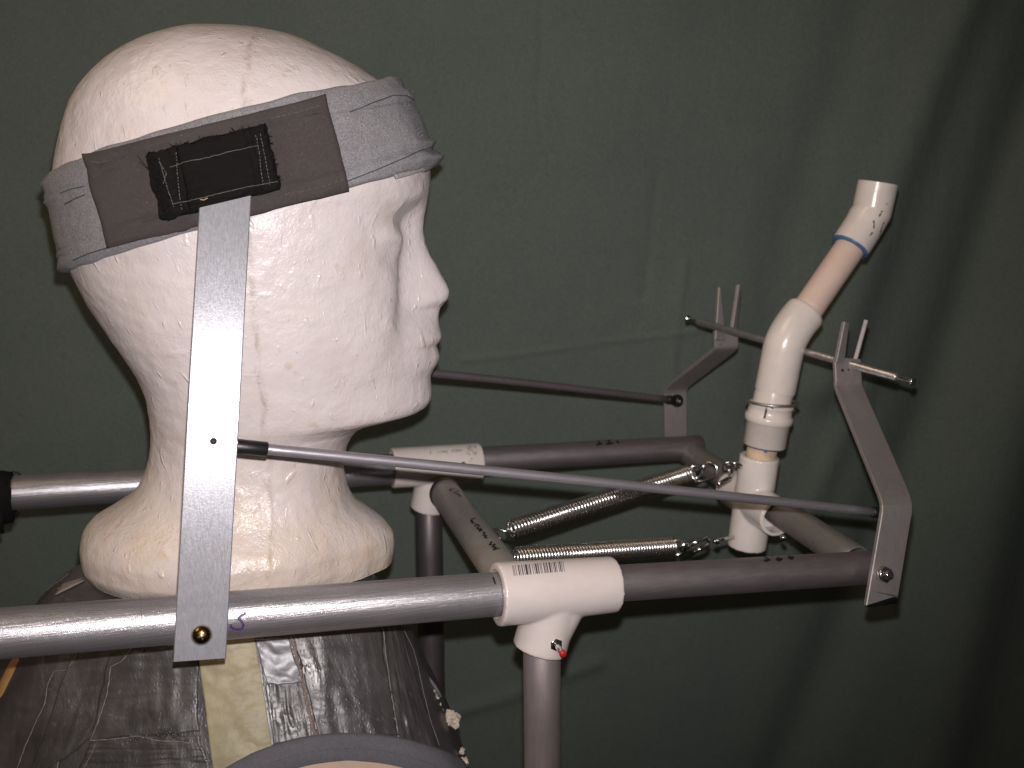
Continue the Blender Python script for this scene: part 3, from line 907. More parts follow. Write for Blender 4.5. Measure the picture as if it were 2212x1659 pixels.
# tees
tL = P(1072, 1284, nz(1072)); tR = P(1326, 1262, nz(1326)); tM = (tL+tR)/2
udir = (P(1169, 1659, 552) - P(1180, 1420, 536)).normalized()
tee_axis = (tR-tL).normalized()
bN = P(1165, 1401, 530)
near_tee = fitting('tee_fitting', [(tL, tR, .0162, .0146), (tM, bN, .0139, .0143), (tM+tee_axis*0.0085, tM+(bN-tM)*0.78, .0118, .0136), (tM-tee_axis*0.0065, tM+(bN-tM)*0.72, .0118, .0136)],
                   [(tL-tee_axis*0.004, tR+tee_axis*0.004, .0126), (tM, bN+(bN-tM).normalized()*0.004, .0105)], pvc_near, frame, smooth=16, label='near white tee with a printed barcode on top')
obj('bushing', *lathe(tL+tee_axis*0.0012, tR, [(0.01, .0112), (0, .0113), (0, .0119), (0.01, .0119)], 48), beige_pipe, near_tee)
lp = P(846, 1011, fz(846)); rp = P(1036, 999, fz(1036)); fM = (lp+rp)/2
bF = P(923, 1098, fz(935)+10)
far_tee = fitting('tee_fitting', [(lp, rp, .0146), (fM, bF, .0129), (fM+tee_axis*0.006, fM+(bF-fM)*0.6, .0115, .0125), (fM-tee_axis*0.006, fM+(bF-fM)*0.6, .0115, .0125)],
                  [(lp-tee_axis*0.004, rp+tee_axis*0.004, .0120), (fM, bF+(bF-fM).normalized()*0.004, .0100)], pvc, frame, label='far white tee with a printed number on top')
# uprights
def to_floor(a, b):
    t = (0.252-a.z)/(b.z-a.z)
    return a + (b-a)*t
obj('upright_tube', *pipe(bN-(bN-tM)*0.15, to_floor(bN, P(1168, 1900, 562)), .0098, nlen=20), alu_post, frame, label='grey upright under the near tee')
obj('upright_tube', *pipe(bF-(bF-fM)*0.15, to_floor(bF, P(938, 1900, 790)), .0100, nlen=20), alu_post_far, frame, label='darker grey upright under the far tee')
# cross tube between the tees
xA = P(962, 1066, 722); xB_ = P(1102, 1262, 548)
cross1 = obj('cross_tube', *pipe(xA, xB_, .0107, nlen=20), alu_cross, frame, label='cross tube with marker lettering between the two tees')
d1 = (xB_-xA).normalized()
obj('tape_collar', *lathe(xA-d1*0.0015, xB_, [(0, .0100), (0, .0112), (0.0016, .0114), (0.0028, .0109)], 40), simple('black_tape', (0.006, 0.006, 0.006), 0.4), cross1)
# end cross tube (two halves either side of the post)
eN = P(1850, 1213, 600); eF = P(1483, 975, 812)
def ecross(t): return eN + (eF-eN)*t
cr_near = obj('end_tube', *pipe(ecross(0.0), ecross(0.40), .0096, nlen=10), alu_end, frame, label='near half of the end tube')
cr_far = obj('end_tube', *pipe(ecross(0.58), ecross(1.0), .0096, nlen=10), alu_end, frame, label='far half of the end tube')
# rounded coped joints
for c, r in ((eN, .0101), (eF, .0101)):
    pass
dz_ = (nD-nC).normalized()
obj('bolt', *disc_solid(P(1905, 1244, 578), P(1897, 1237, 596), .0026), steel, frame)
# near tee bolt with red tip
b0 = P(1190, 1378, 524); b1 = P(1217, 1413, 506)
bd_ = (b1-b0).normalized()
bolt = obj('bolt', *disc_solid(b0, b1, .0014), steel, frame, label='bolt with red painted tip')
obj('washer', *disc_solid(b0+bd_*0.0045, b0+bd_*0.0058, .0042), steel, bolt)
obj('nut', *lathe(b0+bd_*0.0058, b1, [(0, .0030), (0.0002, .0034), (0.0028, .0034), (0.003, .003)], 6, True, True), steel, bolt)
obj('red_tip', *disc_solid(b1-bd_*0.0022, b1+bd_*0.0006, .00165), simple('red_paint', (0.42, 0.008, 0.015), 0.35), bolt)

# writing: barcode, number, marker
nt_b = bvh_of([near_tee])
mm = M(); rnd = random.Random(8)
x = 1108.0
code = [1,1,1,2,1,3,2,1,1,2,2,2,1,1,4,1,1,1,2,3,1,2,1,1,3,1,2,2,1,1,1,3,2,1,1,1,2,2,3,1,1,2,1,1,2,1,1,3,1,1,2,1,1,2,1,1]
for k, c in enumerate(code):
    wpx = c*1.28
    if k % 2 == 0:
        cxp = x+wpx/2
        t = (cxp-1108)/115
        y0 = 1224 - 10*t; y1 = 1244 - 10*t
        v, f = ribbon(nt_b, [(cxp-2, y0-2), (cxp+2, y1)], wpx*0.00024*0.9, 0.00010, 3)
        mm.add(v, f)
    x += wpx
obj('barcode', mm.v, mm.f, print_ink, near_tee)

def text_on(bvh, s, px, py, dirx, size, name, parent, mat_, squash=1.0):
    """lettering laid onto a surface: baseline starts at px,py, runs along dirx (pixels), size = pixel height"""
    cu = bpy.data.curves.new('t', 'FONT'); cu.body = s; cu.size = 1.0; cu.resolution_u = 2; cu.space_character = 1.12
    to = bpy.data.objects.new('t', cu); COL.objects.link(to)
    dg = bpy.context.evaluated_depsgraph_get(); dg.update()
    me = bpy.data.meshes.new_from_object(to.evaluated_get(dg))
    bpy.data.objects.remove(to)
    dx = Vector(dirx).normalized(); dy = Vector((dx.y, -dx.x))
    v = []
    for q in me.vertices:
        a = q.co.x*size*squash; b = q.co.y*size
        h, n = hit(bvh, px+dx.x*a+dy.x*b, py+dx.y*a+dy.y*b)
        v.append(h+n*0.00012 if h is not None else Vector((0, 5, 0)))
    f = [tuple(p.vertices) for p in me.polygons]
    return obj(name, v, f, mat_, parent, smooth=False)
ft_b = bvh_of([far_tee])
text_on(ft_b, '6', 928, 981, (1, -0.06), 9.0, 'printed_number', far_tee, print_ink, 1.0)
text_on(ft_b, '11942', 944, 980, (1, -0.06), 9.0, 'printed_number', far_tee, print_ink, 0.95)
text_on(ft_b, '03891', 976, 977.5, (1, -0.06), 9.0, 'printed_number', far_tee, print_ink, 0.95)
dirt = simple('brown_dirt', (0.10, 0.05, 0.03), 0.8)
rr = random.Random(5)
marks('dirt_spots', ft_b, [[(a, b), (a+rr.uniform(-3, 3), b+rr.uniform(-3, 3))] for a, b in [(1010+rr.uniform(0, 20), 962+rr.uniform(0, 20)) for _ in range(26)]]
      + [[(1018, 990), (1020, 993)], [(1015, 996), (1016, 998)]], 0.0005, dirt, far_tee, 0.0001, 0, 2)
h, n = hit(ft_b, 1001, 1003)
obj('drilled_hole', *disc_solid(h-n*0.0005, h+n*0.00012, .0019), simple('hole_dark', (0.02, 0.015, 0.01), 0.9), far_tee)
h, n = hit(nt_b, 1099, 1206) if False else (None, None)
x1b = bvh_of([cross1])
marks('marker_lettering', x1b, [[(972, 1057), (985, 1056)], [(972, 1057), (974, 1061)], [(980, 1063), (996, 1071)], [(985, 1062), (992, 1060)], [(988, 1066), (995, 1073)]], 0.0014, ink, cross1, 0.00015, 0, 3)
ln = [[(1026, 1119), (1018, 1124), (1022, 1131), (1027, 1130)], [(1030, 1132), (1025, 1138)], [(1030, 1132), (1036, 1137), (1031, 1139), (1033, 1144)],
      [(1037, 1141), (1041, 1146), (1037, 1149), (1036, 1144)], [(1043, 1149), (1047, 1152), (1044, 1157), (1049, 1158)], [(1051, 1156), (1047, 1162), (1055, 1162)],
      [(1062, 1170), (1058, 1178), (1066, 1177)], [(1070, 1175), (1063, 1183), (1072, 1181), (1066, 1189), (1079, 1184)]]
marks('marker_lettering', x1b, ln, 0.0014, ink, cross1, 0.00015, 0, 3)
fr2b = bvh_of([far_rail2])
marks('marker_lettering', fr2b, [[(1289, 953), (1296, 951), (1294, 957), (1300, 959), (1288, 961)], [(1306, 952), (1322, 950)], [(1314, 951), (1317, 958), (1309, 960), (1324, 957)],
                                 [(1330, 949), (1336, 958)], [(1330, 949), (1326, 950)]], 0.0017, ink, far_rail2, 0.00015, 0, 3)
nr2b = bvh_of([near_rail2])
marks('marker_lettering', nr2b, [[(1652, 1203), (1660, 1208), (1655, 1213)], [(1650, 1212), (1664, 1209)], [(1678, 1204), (1686, 1209), (1680, 1212)], [(1676, 1210), (1690, 1207)],
                                 [(1704, 1201), (1712, 1206), (1706, 1208)], [(1702, 1206), (1714, 1203)]], 0.0018, ink, near_rail2, 0.00015, 0, 3)
nrb = bvh_of([near_rail])
marks('marker_squiggle', nrb, [[(498, 1349), (500, 1356), (513, 1360), (523, 1358), (526, 1350), (520, 1340), (514, 1336), (520, 1331), (531, 1324)]], [0.0008, 0.0013, 0.0010, 0.0015], ink_blue, near_rail, 0.00012, 0, 3)
marks('pencil_line', nrb, [[(304, 1300), (305, 1325), (307, 1345)], [(310, 1380), (311, 1392)], [(366, 1357), (359, 1365), (364, 1375), (372, 1373), (373, 1362)], [(368, 1345), (374, 1340)]], 0.00035, simple('pencil', (0.12, 0.11, 0.13), 0.4), near_rail, 0.00008, 0, 3)
for q in ((1052, 1255), ):
    pass
marks('marker_dash', nrb, [[(1065, 1247), (1070, 1262)]], 0.0009, ink, near_rail, 0.0001, 0, 3)

# ------------------------------------------------------------------ the black strap round the far rail
cs = P(6, 1070, fz(6)); 
dr = (fB-fA).normalized()
strap = thing('hook_and_loop_strap', cs, 'black hook and loop strap wrapped round the far rail at the left edge', 'strap')
v, f = lathe(cs-dr*0.016, cs+dr*0.0065, [(0, .012), (0, .0155), (0.004, .0162), (0.016, .0158), (0.0215, .0150), (0.0225, .0118)], 40)
v = [q + Vector((0, 0, -0.003 if q.z < cs.z-0.004 else 0)) + Vector((noise.noise(q*300), 0, noise.noise(q*260)))*0.0009 for q in v]
obj('strap_wrap', v, f, webbing, strap)
mm = M(); cc = cs+dr*0.006
for k in range(160):
    a = rr.uniform(0, 2*math.pi); p = cc + Vector((0, math.cos(a), math.sin(a)))*rr.uniform(.0135, .0158)
    mm.add(*tube([p, p+Vector((rr.uniform(-.3, 1), rr.uniform(-1, 1), rr.uniform(-1, 1))).normalized()*0.0018], 0.00018, 4))
obj('strap_fuzz', mm.v, mm.f, webbing, strap)['kind'] = 'stuff'
tail = [cs+Vector((0.001, -0.015, -0.006)), cs+Vector((0.0, -0.016, -0.014)), cs+Vector((-0.001, -0.013, -0.021))]
obj('strap_tail', *slab(tail, [Vector((1, 0, 0))]*3, 0.013, 0.0022, [Vector((0, 1, 0))]*3), webbing, strap)

# ------------------------------------------------------------------ flat strap from rail to headband
zb_ = 457.0
zt_ = min((hit(bvh_of([web, pad]), _x, _y)[0]-CAM).dot(FWD)*1000 for _x, _y in ((436, 449), (450, 446), (470, 442), (487, 438), (510, 433), (535, 428))) - 1.9
sB = P(431.5, 1424, zb_); sT = P(486.8, 437, zt_)
ax = (sT-sB).normalized()
wdir = (HF - ax*HF.dot(ax)).normalized(); tdir = ax.cross(wdir).normalized()
if tdir.dot(FWD) < 0: tdir = -tdir
fb_root = thing('aluminium_flat_bar', sB, 'upright aluminium flat bar screwed to the near rail and tucked into the headband loop', 'flat bar')
npt = 40
pth = [sB + (sT-sB)*(i/npt) for i in range(npt+1)]
sv, sf = slab(pth, [wdir]*len(pth), 0.0226, 0.0031, [tdir]*len(pth))
# the two ends of the bar are cut slightly off square
for k in range(8):
    q = sv[k]; a = (q-pth[0]).dot(wdir); sv[k] = q + ax*(a*0.05)
    q = sv[-8+k]; a = (q-pth[-1]).dot(wdir); sv[-8+k] = q + ax*(a*0.36)
bar = obj('bar', sv, sf, alu_flat, fb_root, smooth=False)
# hole through the bar
hc = CAM + ray(461, 953)*1.0
rr_ = ray(461, 953); t = (sB-CAM).dot(tdir)/rr_.dot(tdir); hc = CAM+rr_*t
cut = obj('cutter', *lathe(hc-tdir*0.01, hc+tdir*0.01, [(0, .00155), (0.02, .00155)], 24, True, True), alu_flat, None, origin=(0, 0, 0))
md = bar.modifiers.new('hole', 'BOOLEAN'); md.object = cut; md.solver = 'EXACT'; md.operation = 'DIFFERENCE'
bpy.context.view_layer.update()
dg = bpy.context.evaluated_depsgraph_get(); dg.update()
nm = bpy.data.meshes.new_from_object(bar.evaluated_get(dg))
bar.modifiers.clear(); bar.data = nm; nm.name = 'bar'
bpy.data.objects.remove(cut)
obj('hole_shade', *lathe(hc-tdir*0.0012, hc+tdir*0.0013, [(0, .00152), (0.0022, .00150)], 20, False, True), simple('hole_dark2', (0.03, 0.025, 0.02), 0.8), fb_root)  # dark plug added for the shade inside the hole
# brass screw
rr_ = ray(435.5, 1370); t = (sB-CAM).dot(tdir)/rr_.dot(tdir); sc = CAM+rr_*t - tdir*0.00155
Rs = .0042
prof_s = [(0, Rs)] + [(0.0026*math.sin(a), Rs*math.cos(a)) for a in np.linspace(0.1, 1.45, 10)]
screw = obj('screw', *lathe(sc, sc-tdir, prof_s, 36, False, True), brass, fb_root, label='tarnished brass cross-head screw')
dark = simple('worn_recess', (0.55, 0.42, 0.25), 0.4, 0.9, 0.4, 800)
mm = M()
for a in (0.35, 0.35+math.pi/2):
    dd = wdir*math.cos(a)+ax*math.sin(a)
    mm.add(*slab([sc-tdir*0.00245-dd*0.0019, sc-tdir*0.00266, sc-tdir*0.00245+dd*0.0019], [dd.cross(tdir)]*3, [0.0005, 0.0011, 0.0005], 0.0004, [tdir]*3))
obj('cross_recess', mm.v, mm.f, dark, screw)
obj('washer', *lathe(sc+tdir*0.0001, sc-tdir, [(0, .0048), (0.0003, .0047), (0.0003, .003)], 36), alu_flat, fb_root)
bb = bvh_of([bar])
marks('grime_mark', bb, [[(415, 915), (413, 940), (414, 962), (412, 985)], [(509, 935), (510, 960)]], [0.0008, 0.0016, 0.0012], simple('grey_grime', (0.12, 0.12, 0.14), 0.4, 0.6, 0.4, 600), bar, 0.00008, 0, 5)

# ------------------------------------------------------------------ thin rods
def rod(name, a, b, r, label, sleeveA=None, sleeveB=None, ball=None, mat_=alu_rod):
    t_ = thing(name, a, label, 'rod', 'thin aluminium rods running back to the headset')
    mid_ = (a+b)/2 + Vector((0, 0, 0.0008))
    tb = obj('tube', *tube(catmull([a, mid_, b], 8), r, 20), mat_, t_)
    d = (b-a).normalized()
    if sleeveA: obj('rubber_sleeve', *tube([a-d*0.002, a-d*0.0015, a+d*(sleeveA-0.0006), a+d*sleeveA], [r*1.25, r*1.33, r*1.33, r*1.15], 20), rubber, t_)
    if sleeveB: obj('rubber_sleeve', *tube([b-d*sleeveB, b-d*(sleeveB-0.0006), b+d*0.0015, b+d*0.002], [r*1.12, r*1.28, r*1.28, r*1.2], 20), rubber, t_)
    return t_
rA = P(500, 962.5, 471); rB_ = P(1912, 1109, 590)
rod1 = rod('push_rod', rA, rB_, .00262, 'near thin rod with black end sleeves, from the flat bar to the near forked bracket', 0.0165, 0.0095)
qA = P(700, 782, 620); qB = P(1452, 864, 786)
rod2 = rod('push_rod', qA, qB, .00262, 'far thin shaded rod running from behind the mouth to the far forked bracket', None, 0.0055, mat_=alu_mat('shaded_rod', (60, 700, 700), base=(0.20, 0.17, 0.18), r1=0.3, r2=0.6, fac=0.3, dull=0.4, streak=0.5))  # darker copy of the rod's aluminium, its shade put into the colour
bd = (qB-qA).normalized()
obj('ball_joint', *lathe(qB+bd*0.0005, qB+bd, [(0.0048*(1-math.cos(a)), max(0.0001, .0048*math.sin(a))) for a in np.linspace(0.25, math.pi, 14)], 24), rubber, rod2)
pb_ = P(1468, 868, 783); 
obj('ball_stud', *lathe(pb_, pb_-FWD, [(0, .0014), (0.003, .0014), (0.0036, .0008), (0.0038, 0.0001)], 16), steel, rod2)

# ------------------------------------------------------------------ forked brackets
def bracket(label, pts, prongs, width, extra):
    root = thing('forked_bracket', pts[0], label, 'bracket', 'bent flat brackets with forked tops')
    path = []
    for i in range(len(pts)-1):
        a, b = pts[i], pts[i+1]
        n_ = 16
        for k in range(n_): path.append(a+(b-a)*k/n_)
    path.append(pts[-1])
    # soften the bends
    for _ in range(2):
        path = [path[0]] + [(path[i-1]+path[i]*2+path[i+1])/4 for i in range(1, len(path)-1)] + [path[-1]]
    wd_ = []; td_ = []
    for i in range(len(path)):
        t = (path[min(i+1, len(path)-1)]-path[max(i-1, 0)]).normalized()
        w__ = (HF - t*HF.dot(t)).normalized()
        wd_.append(w__); td_.append(t.cross(w__).normalized())
    sv, sf = slab(path, wd_, width, 0.0030, td_)
    t0 = (path[1]-path[0]).normalized()
    for k in range(8):
        a = (sv[k]-path[0]).dot(wd_[0]); sv[k] = sv[k] + t0*(a*extra)
    o = obj('flat_bar', sv, sf, alu_bracket, root, smooth=False)
    for (a, b, w0, w1, tw) in prongs:
        n_ = 10
        pp = [a+(b-a)*(k/n_) for k in range(n_+1)]
        t = (b-a).normalized()
        w__ = (HF - t*HF.dot(t)).normalized()
        nn = t.cross(w__)
        w2 = (w__*math.cos(tw)+nn*math.sin(tw)); t2 = t.cross(w2)
        obj('prong', *slab(pp, [w2]*len(pp), [w0+(w1-w0)*(k/n_)**0.8 for k in range(n_+1)], 0.0028, [t2]*len(pp)), alu_bracket, root, smooth=False)
    return root, o
Wb = 0.0192
nb, nbar = bracket('near bent grey bracket whose forked top holds the right end of the steel rod',
    [P(1903, 1296, 566), P(1938, 1088, 575), P(1832, 836, 652), P(1829, 775, 655)],
    [(P(1812, 785, 652), P(1826, 697, 655), 0.0078, 0.0046, 0.25), (P(1846, 785, 660), P(1871, 693, 662), 0.0064, 0.0046, 0.9)], Wb, 0.5)
fbk, fbar = bracket('far bent grey bracket whose forked top holds the left end of the steel rod',
    [P(1459, 985, 826), P(1458, 838, 812), P(1568, 752, 748), P(1567, 712, 745)],
    [(P(1554, 735, 742), P(1553, 622, 748), 0.0095, 0.0020, 0.15), (P(1581, 730, 750), P(1596, 616, 752), 0.0062, 0.0036, 0.5)], Wb, 0.0)
for (px, py, bar_, root_, rad) in ((1820, 800, nbar, nb, .0013), (1833, 799, nbar, nb, .0009), (1812, 838, nbar, nb, .0005), (1556, 744, fbar, fbk, .0007), (1462, 853, fbar, fbk, .0009), (1448, 856, fbar, fbk, .0006)):
    h, n = hit(bvh_of([bar_]), px, py)
    if h is not None: obj('drilled_hole', *disc_solid(h-n*0.0003, h+n*0.00010, rad), simple('bore_dark', (0.02, 0.017, 0.02), 0.9), root_)
# pivot bolt and nut at the foot of the near bracket
h, n = hit(bvh_of([nbar]), 1905, 1240)
piv = obj('pivot_bolt', *disc_solid(h-n*0.001, h+n*0.0075, .0024), steel, nb)
obj('nut', *lathe(h+n*0.0002, h+n, [(0, .0042), (0.0004, .0046), (0.0036, .0046), (0.004, .0042)], 6, True, True), steel, piv)
obj('end_cap', *slab([P(1902, 1304, 570), P(1905, 1286, 571)], [HF]*2, 0.0196, 0.0050, [HN]*2), rubber, nb)

# ------------------------------------------------------------------ steel rod through the elbow
gA = P(1484, 688, 762); gB = P(1974, 825, 622)
pin = thing('steel_rod', gA, 'horizontal steel rod with nail-head ends resting in both forks through the white elbow', 'rod')
gd = (gB-gA).normalized(); GL = (gB-gA).length
obj('rod', *lathe(gA, gB, [(0.0105, .0010), (0.0108, .0024), (0.0115, .0027), (GL-0.0120, .0027), (GL-0.0110, .0021), (GL-0.0106, .0010)], 24), steel_dull, pin)
for a, s in ((gA, 1), (gB, -1)):
    nl = obj('nail', *lathe(a, a+gd*s, [(0, .0023), (0.0003, .0027), (0.0014, .0027), (0.0017, .0016), (0.0032, .0014), (0.014, .0014)], 20, True, False), steel, pin)

# ------------------------------------------------------------------ plastic post
post = thing('plastic_pipe_post', P(1613, 1192, 690), 'leaning post of white plastic pipe fittings with two elbows, on the end tube', 'pipe post')
vT = P(1641, 985, 698); vB = P(1613, 1180, 713)
vd = (vB-vT).normalized()
c0 = ecross(0.34); c1 = ecross(0.66)
cM = ecross(0.52)
cd = (eF-eN).normalized()
# cross: the upright barrel is centred on the end tube
ctr = vT + (vB-vT)*0.5
sh = ctr - (cM)
crossfit = fitting('cross_fitting', [(vT, vB, .0134), (ctr - cd*0.033, ctr + cd*0.031, .0130)],
                   [(vT-vd*0.004, vT+vd*0.03, .0108), (vB+vd*0.004, vB-vd*0.03, .0108), (ctr-cd*0.037, ctr-cd*0.02, .0107), (ctr+cd*0.035, ctr+cd*0.02, .0107)], pvc_cool, post, label='glossy white four-way fitting')
inner = obj('inner_pipe', *pipe(vT+vd*0.022, P(1652, 940, 695), .0103), beige_pipe, post, label='short beige pipe with blue smears')
cp0 = P(1651, 962, 697); cp1 = P(1666, 872, 691)
pd = (cp1-cp0).normalized(); CL = (cp1-cp0).length
coup = obj('coupling', *lathe(cp0, cp1, [(0.004, .0104), (0, .0106), (0, .0138), (0.0006, .0145), (CL*0.55, .0147), (CL*0.56, .0152), (CL*0.60, .0160), (CL*0.68, .0162), (CL*0.74, .0158), (CL*0.76, .0148), (CL*0.92, .0146), (CL*0.96, .0155), (CL, .0152), (CL+0.0008, .0125)], 48), pvc, post, label='white coupling with a stepped collar')
obj('blue_line', *lathe(cp0-pd*0.0005, cp1, [(0, .0107), (0, .0140), (0.0010, .0146)], 40), blue_ink, coup)
cb = bvh_of([coup])
marks('marker_tick', cb, [[(1656, 872), (1655, 888), (1651, 904)]], 0.0013, ink, coup, 0.0002, 0, 3)
obj('collar_neck', *lathe(P(1666, 874, 691), P(1675, 835, 689), [(0, .0128), (0.006, .0128), (0.014, .0120)], 40), pvc, post)
# wire ring clamp
rc = P(1668, 868, 691)
ru = (Vector((1, 0, 0)) - pd*Vector((1, 0, 0)).dot(pd)).normalized(); rv = pd.cross(ru)
nrm = (pd + FWD*0.10).normalized()
ru = (RGT - nrm*RGT.dot(nrm)).normalized(); rv = nrm.cross(ru)
ring = [rc + (ru*math.cos(a) + rv*math.sin(a))*0.0168 + pd*0.0015*math.sin(a+1) for a in np.linspace(0, 2*math.pi, 48, endpoint=False)]
wr = obj('wire_ring', *tube(ring, 0.0011, 10, closed=True), steel_dull, post)
obj('wire_eye', *tube([P(1668, 878, 673)+RGT*0.0012*math.cos(a)+UPV*0.0012*math.sin(a) for a in np.linspace(0, 2*math.pi, 14, endpoint=False)], 0.0004, 6, closed=True), steel_dull, post)
# lower elbow
e_path = catmull([P(1673, 850, 691), P(1680, 815, 688), P(1688, 775, 685), P(1696, 741, 683), P(1716, 704, 683), P(1742, 672, 685)], 10)
er = [.0128]*2 + [.0136]*(len(e_path)-4) + [.0134, .0126]
e_v, e_f = tube(e_path, er, 48)
elbow = obj('elbow', e_v, e_f, pvc, post, label='large lower white elbow')
mk_sharp(elbow, 40)
obj('pipe', *pipe(P(1738, 678, 685), P(1843, 525, 692), .0102), cpvc, post, label='flesh coloured sloping pipe')
dE = (P(1868, 483, 694)-P(1834, 536, 692)).normalized()
q0 = P(1835, 535, 692); q1 = P(1866, 487, 694); q2 = P(1883, 458, 694); q3 = P(1897, 394, 690)
e2 = [q0, q0+dE*0.0008] + [q0+(q1-q0)*t for t in (0.3, 0.7)] + [q1, q1+(q2-q1)*0.5+Vector((-.0003, 0, 0)), q2, q2+(q3-q2)*0.2, q2+(q3-q2)*0.6, q3+(q2-q3)*0.015, q3]
r2 = [.0122, .0131, .0132, .0132, .0132, .0134, .0133, .0132, .0132, .0132, .0127]
v, f = tube(e2, r2, 48)
el2 = obj('elbow', v, f, pvc, post, label='small upper white elbow with black print, open end up')
mk_sharp(el2, 40)
obj('blue_ring', *lathe(q0-dE*0.0006, q0+dE, [(0, .0102), (0, .0124), (0.0008, .0133), (0.0016, .0134)], 40), blue_ink, el2)
seam_q = bvh_of([el2])
marks('printed_marks', seam_q, [[(1887, 476), (1888, 486), (1887, 494)], [(1903, 461), (1898, 468)], [(1906, 455), (1903, 459)], [(1914, 440), (1916, 441)], [(1885, 502), (1878, 509)],
                                [(1910, 479), (1906, 487), (1901, 500)], [(1904, 497), (1899, 510)]], [0.0010, 0.0014, 0.0008], simple('smudged_ink', (0.12, 0.09, 0.09), 0.6, 0, 0.4, 900), el2, 0.00015, 0, 3)
obj('mould_nub', *tube([P(1922, 440, 688), P(1924, 443, 688)], .0013, 10), pvc, el2)
mk_ = marks('blue_smear', bvh_of([inner]), [[(1658, 966), (1653, 978)], [(1664, 967), (1661, 973)]], [0.0016, 0.0028], blue_ink, inner, 0.0002, 0, 4)
# screws on the fitting
obj('screw', *disc_solid(P(1690, 1158, 655), P(1694, 1164, 650), .0016), steel, post)

# ------------------------------------------------------------------ springs, links, eyes
def spring(label, a, b, R, wire, turns):
    root = thing('coil_spring', a, label, 'spring', 'zinc coil springs pulling on the post')
    d = (b-a).normalized(); Lh = (b-a).length
    ref = Vector((0, 0, 1)); u = (ref-d*ref.dot(d)).normalized(); w_ = d.cross(u)
    n = turns*20
    pth = []
    for i in range(n+1):
        an = 2*math.pi*i/20
        pth.append(a + d*(Lh*i/n) + (u*math.cos(an)+w_*math.sin(an))*R)
    v = []; f = []
    seg = 7
    for i, p in enumerate(pth):
        an = 2*math.pi*i/20
        rad = u*math.cos(an)+w_*math.sin(an)
        for k in range(seg):
            t = 2*math.pi*k/seg
            v.append(p + rad*math.cos(t)*wire + d*math.sin(t)*wire)
    for i in range(n):
        for k in range(seg):
            f.append((i*seg+k, i*seg+(k+1) % seg, (i+1)*seg+(k+1) % seg, (i+1)*seg+k))
    obj('coil', v, f, spring_m, root)
    obj('core_shade', *lathe(a, b, [(0.001, R*0.0+R*0.55), (Lh-0.001, R*0.55)], 16), simple('inner_coil', (0.10, 0.09, 0.08), 0.6, 0.6), root) if False else None
    return root, d, u, w_
s1a = P(1103, 1144, 628); s1b = P(1492, 1022, 712)
s1, d1_, u1, w1 = spring('upper coil spring, hooked to the bolt on the lettered cross tube', s1a, s1b, .0058, .00080, 62)
s2a = P(1112, 1205, 596); s2b = P(1452, 1181, 668)
s2, d2_, u2, w2 = spring('lower coil spring behind the barcode tee, pulling on the foot of the post', s2a, s2b, .0058, .00080, 55)
# hooks of the spring ends
def loop(c, n_, R, r, material, name, parent, el=1.0, ref=None, a0=0, a1=2*math.pi):
    n_ = n_.normalized()
    rf = ref if ref is not None else Vector((0, 0, 1))
    u = (rf-n_*rf.dot(n_)).normalized(); w_ = n_.cross(u)
    full = abs(a1-a0-2*math.pi) < 1e-3
    an = np.linspace(a0, a1, 32, endpoint=not full)
    pts = [c + u*math.cos(t)*R*el + w_*math.sin(t)*R for t in an]
    return obj(name, *tube(pts, r, 9, closed=full), material, parent)
loop(P(1090, 1146, 626), Vector((0.2, 0.3, 1)), .0062, .0009, spring_m, 'end_hook', s1, 1.0, d1_)
loop(P(1500, 1020, 712), Vector((0, 1, 0.3)), .0050, .0009, spring_m, 'end_hook', s1, 1.0, d1_)
loop(P(1460, 1183, 668), Vector((0, 1, 0.2)), .0055, .0009, spring_m, 'end_hook', s2, 1.0, d2_)
# bolt and washers on the cross tube
h, n = hit(x1b, 1062, 1150)
ub = (UPV*0.9 - FWD*0.4).normalized()
bb0 = P(1064, 1158, 628)
bt = obj('bolt', *disc_solid(bb0-ub*0.010, bb0+ub*0.0042, .0015), steel, frame, label='bolt and washers on the cross tube')
obj('washer', *disc_solid(bb0-ub*0.0018, bb0-ub*0.0008, .0052), steel, bt)
obj('washer', *disc_solid(bb0-ub*0.0004, bb0+ub*0.0006, .0046), steel, bt)
obj('nut', *lathe(bb0+ub*0.0008, bb0+ub, [(0, .0029), (0.0003, .0032), (0.0026, .0032), (0.003, .0028)], 6, True, True), steel, bt)
def linkpath(c, d, n_, Lh, Wh, r, name, label, group=None):
    """oval snap link"""
    root = thing(name, c, label, 'link', group)
    d = d.normalized(); w_ = d.cross(n_).normalized()
    pts = []
    for t in np.linspace(0, 2*math.pi, 36, endpoint=False):
        x = math.cos(t); y = math.sin(t)
        pts.append(c + d*Lh*math.copysign(abs(x)**0.7, x) + w_*Wh*y)
    obj('wire_oval', *tube(pts, r, 10, closed=True), steel, root)
    a = c + d*Lh*0.55 + w_*Wh*0.85; b = c - d*Lh*0.5 + w_*Wh*0.6
    obj('gate', *tube([a, b], r*1.15, 10), steel, root)
    return root
lk = linkpath(P(1522, 1020, 700), (P(1560, 1000, 696)-P(1500, 1030, 704)), Vector((0.2, 1, -0.3)), .0090, .0052, .0010, 'snap_link', 'oval wire link joining the upper spring to the eye on the post')
lk2 = linkpath(P(1500, 1177, 668), (P(1545, 1166, 672)-P(1462, 1186, 664)), Vector((0.1, 1, 0.5)), .0105, .0040, .0012, 'snap_link', 'twisted wire link joining the lower spring to the foot of the post')
obj('second_wire', *tube([P(1478, 1188, 664), P(1500, 1172, 660), P(1528, 1162, 662)], .0013, 10), steel, lk2)
obj('second_wire', *tube([P(1496, 1196, 660), P(1512, 1186, 658), P(1530, 1176, 661)], .0013, 10), steel, lk2)
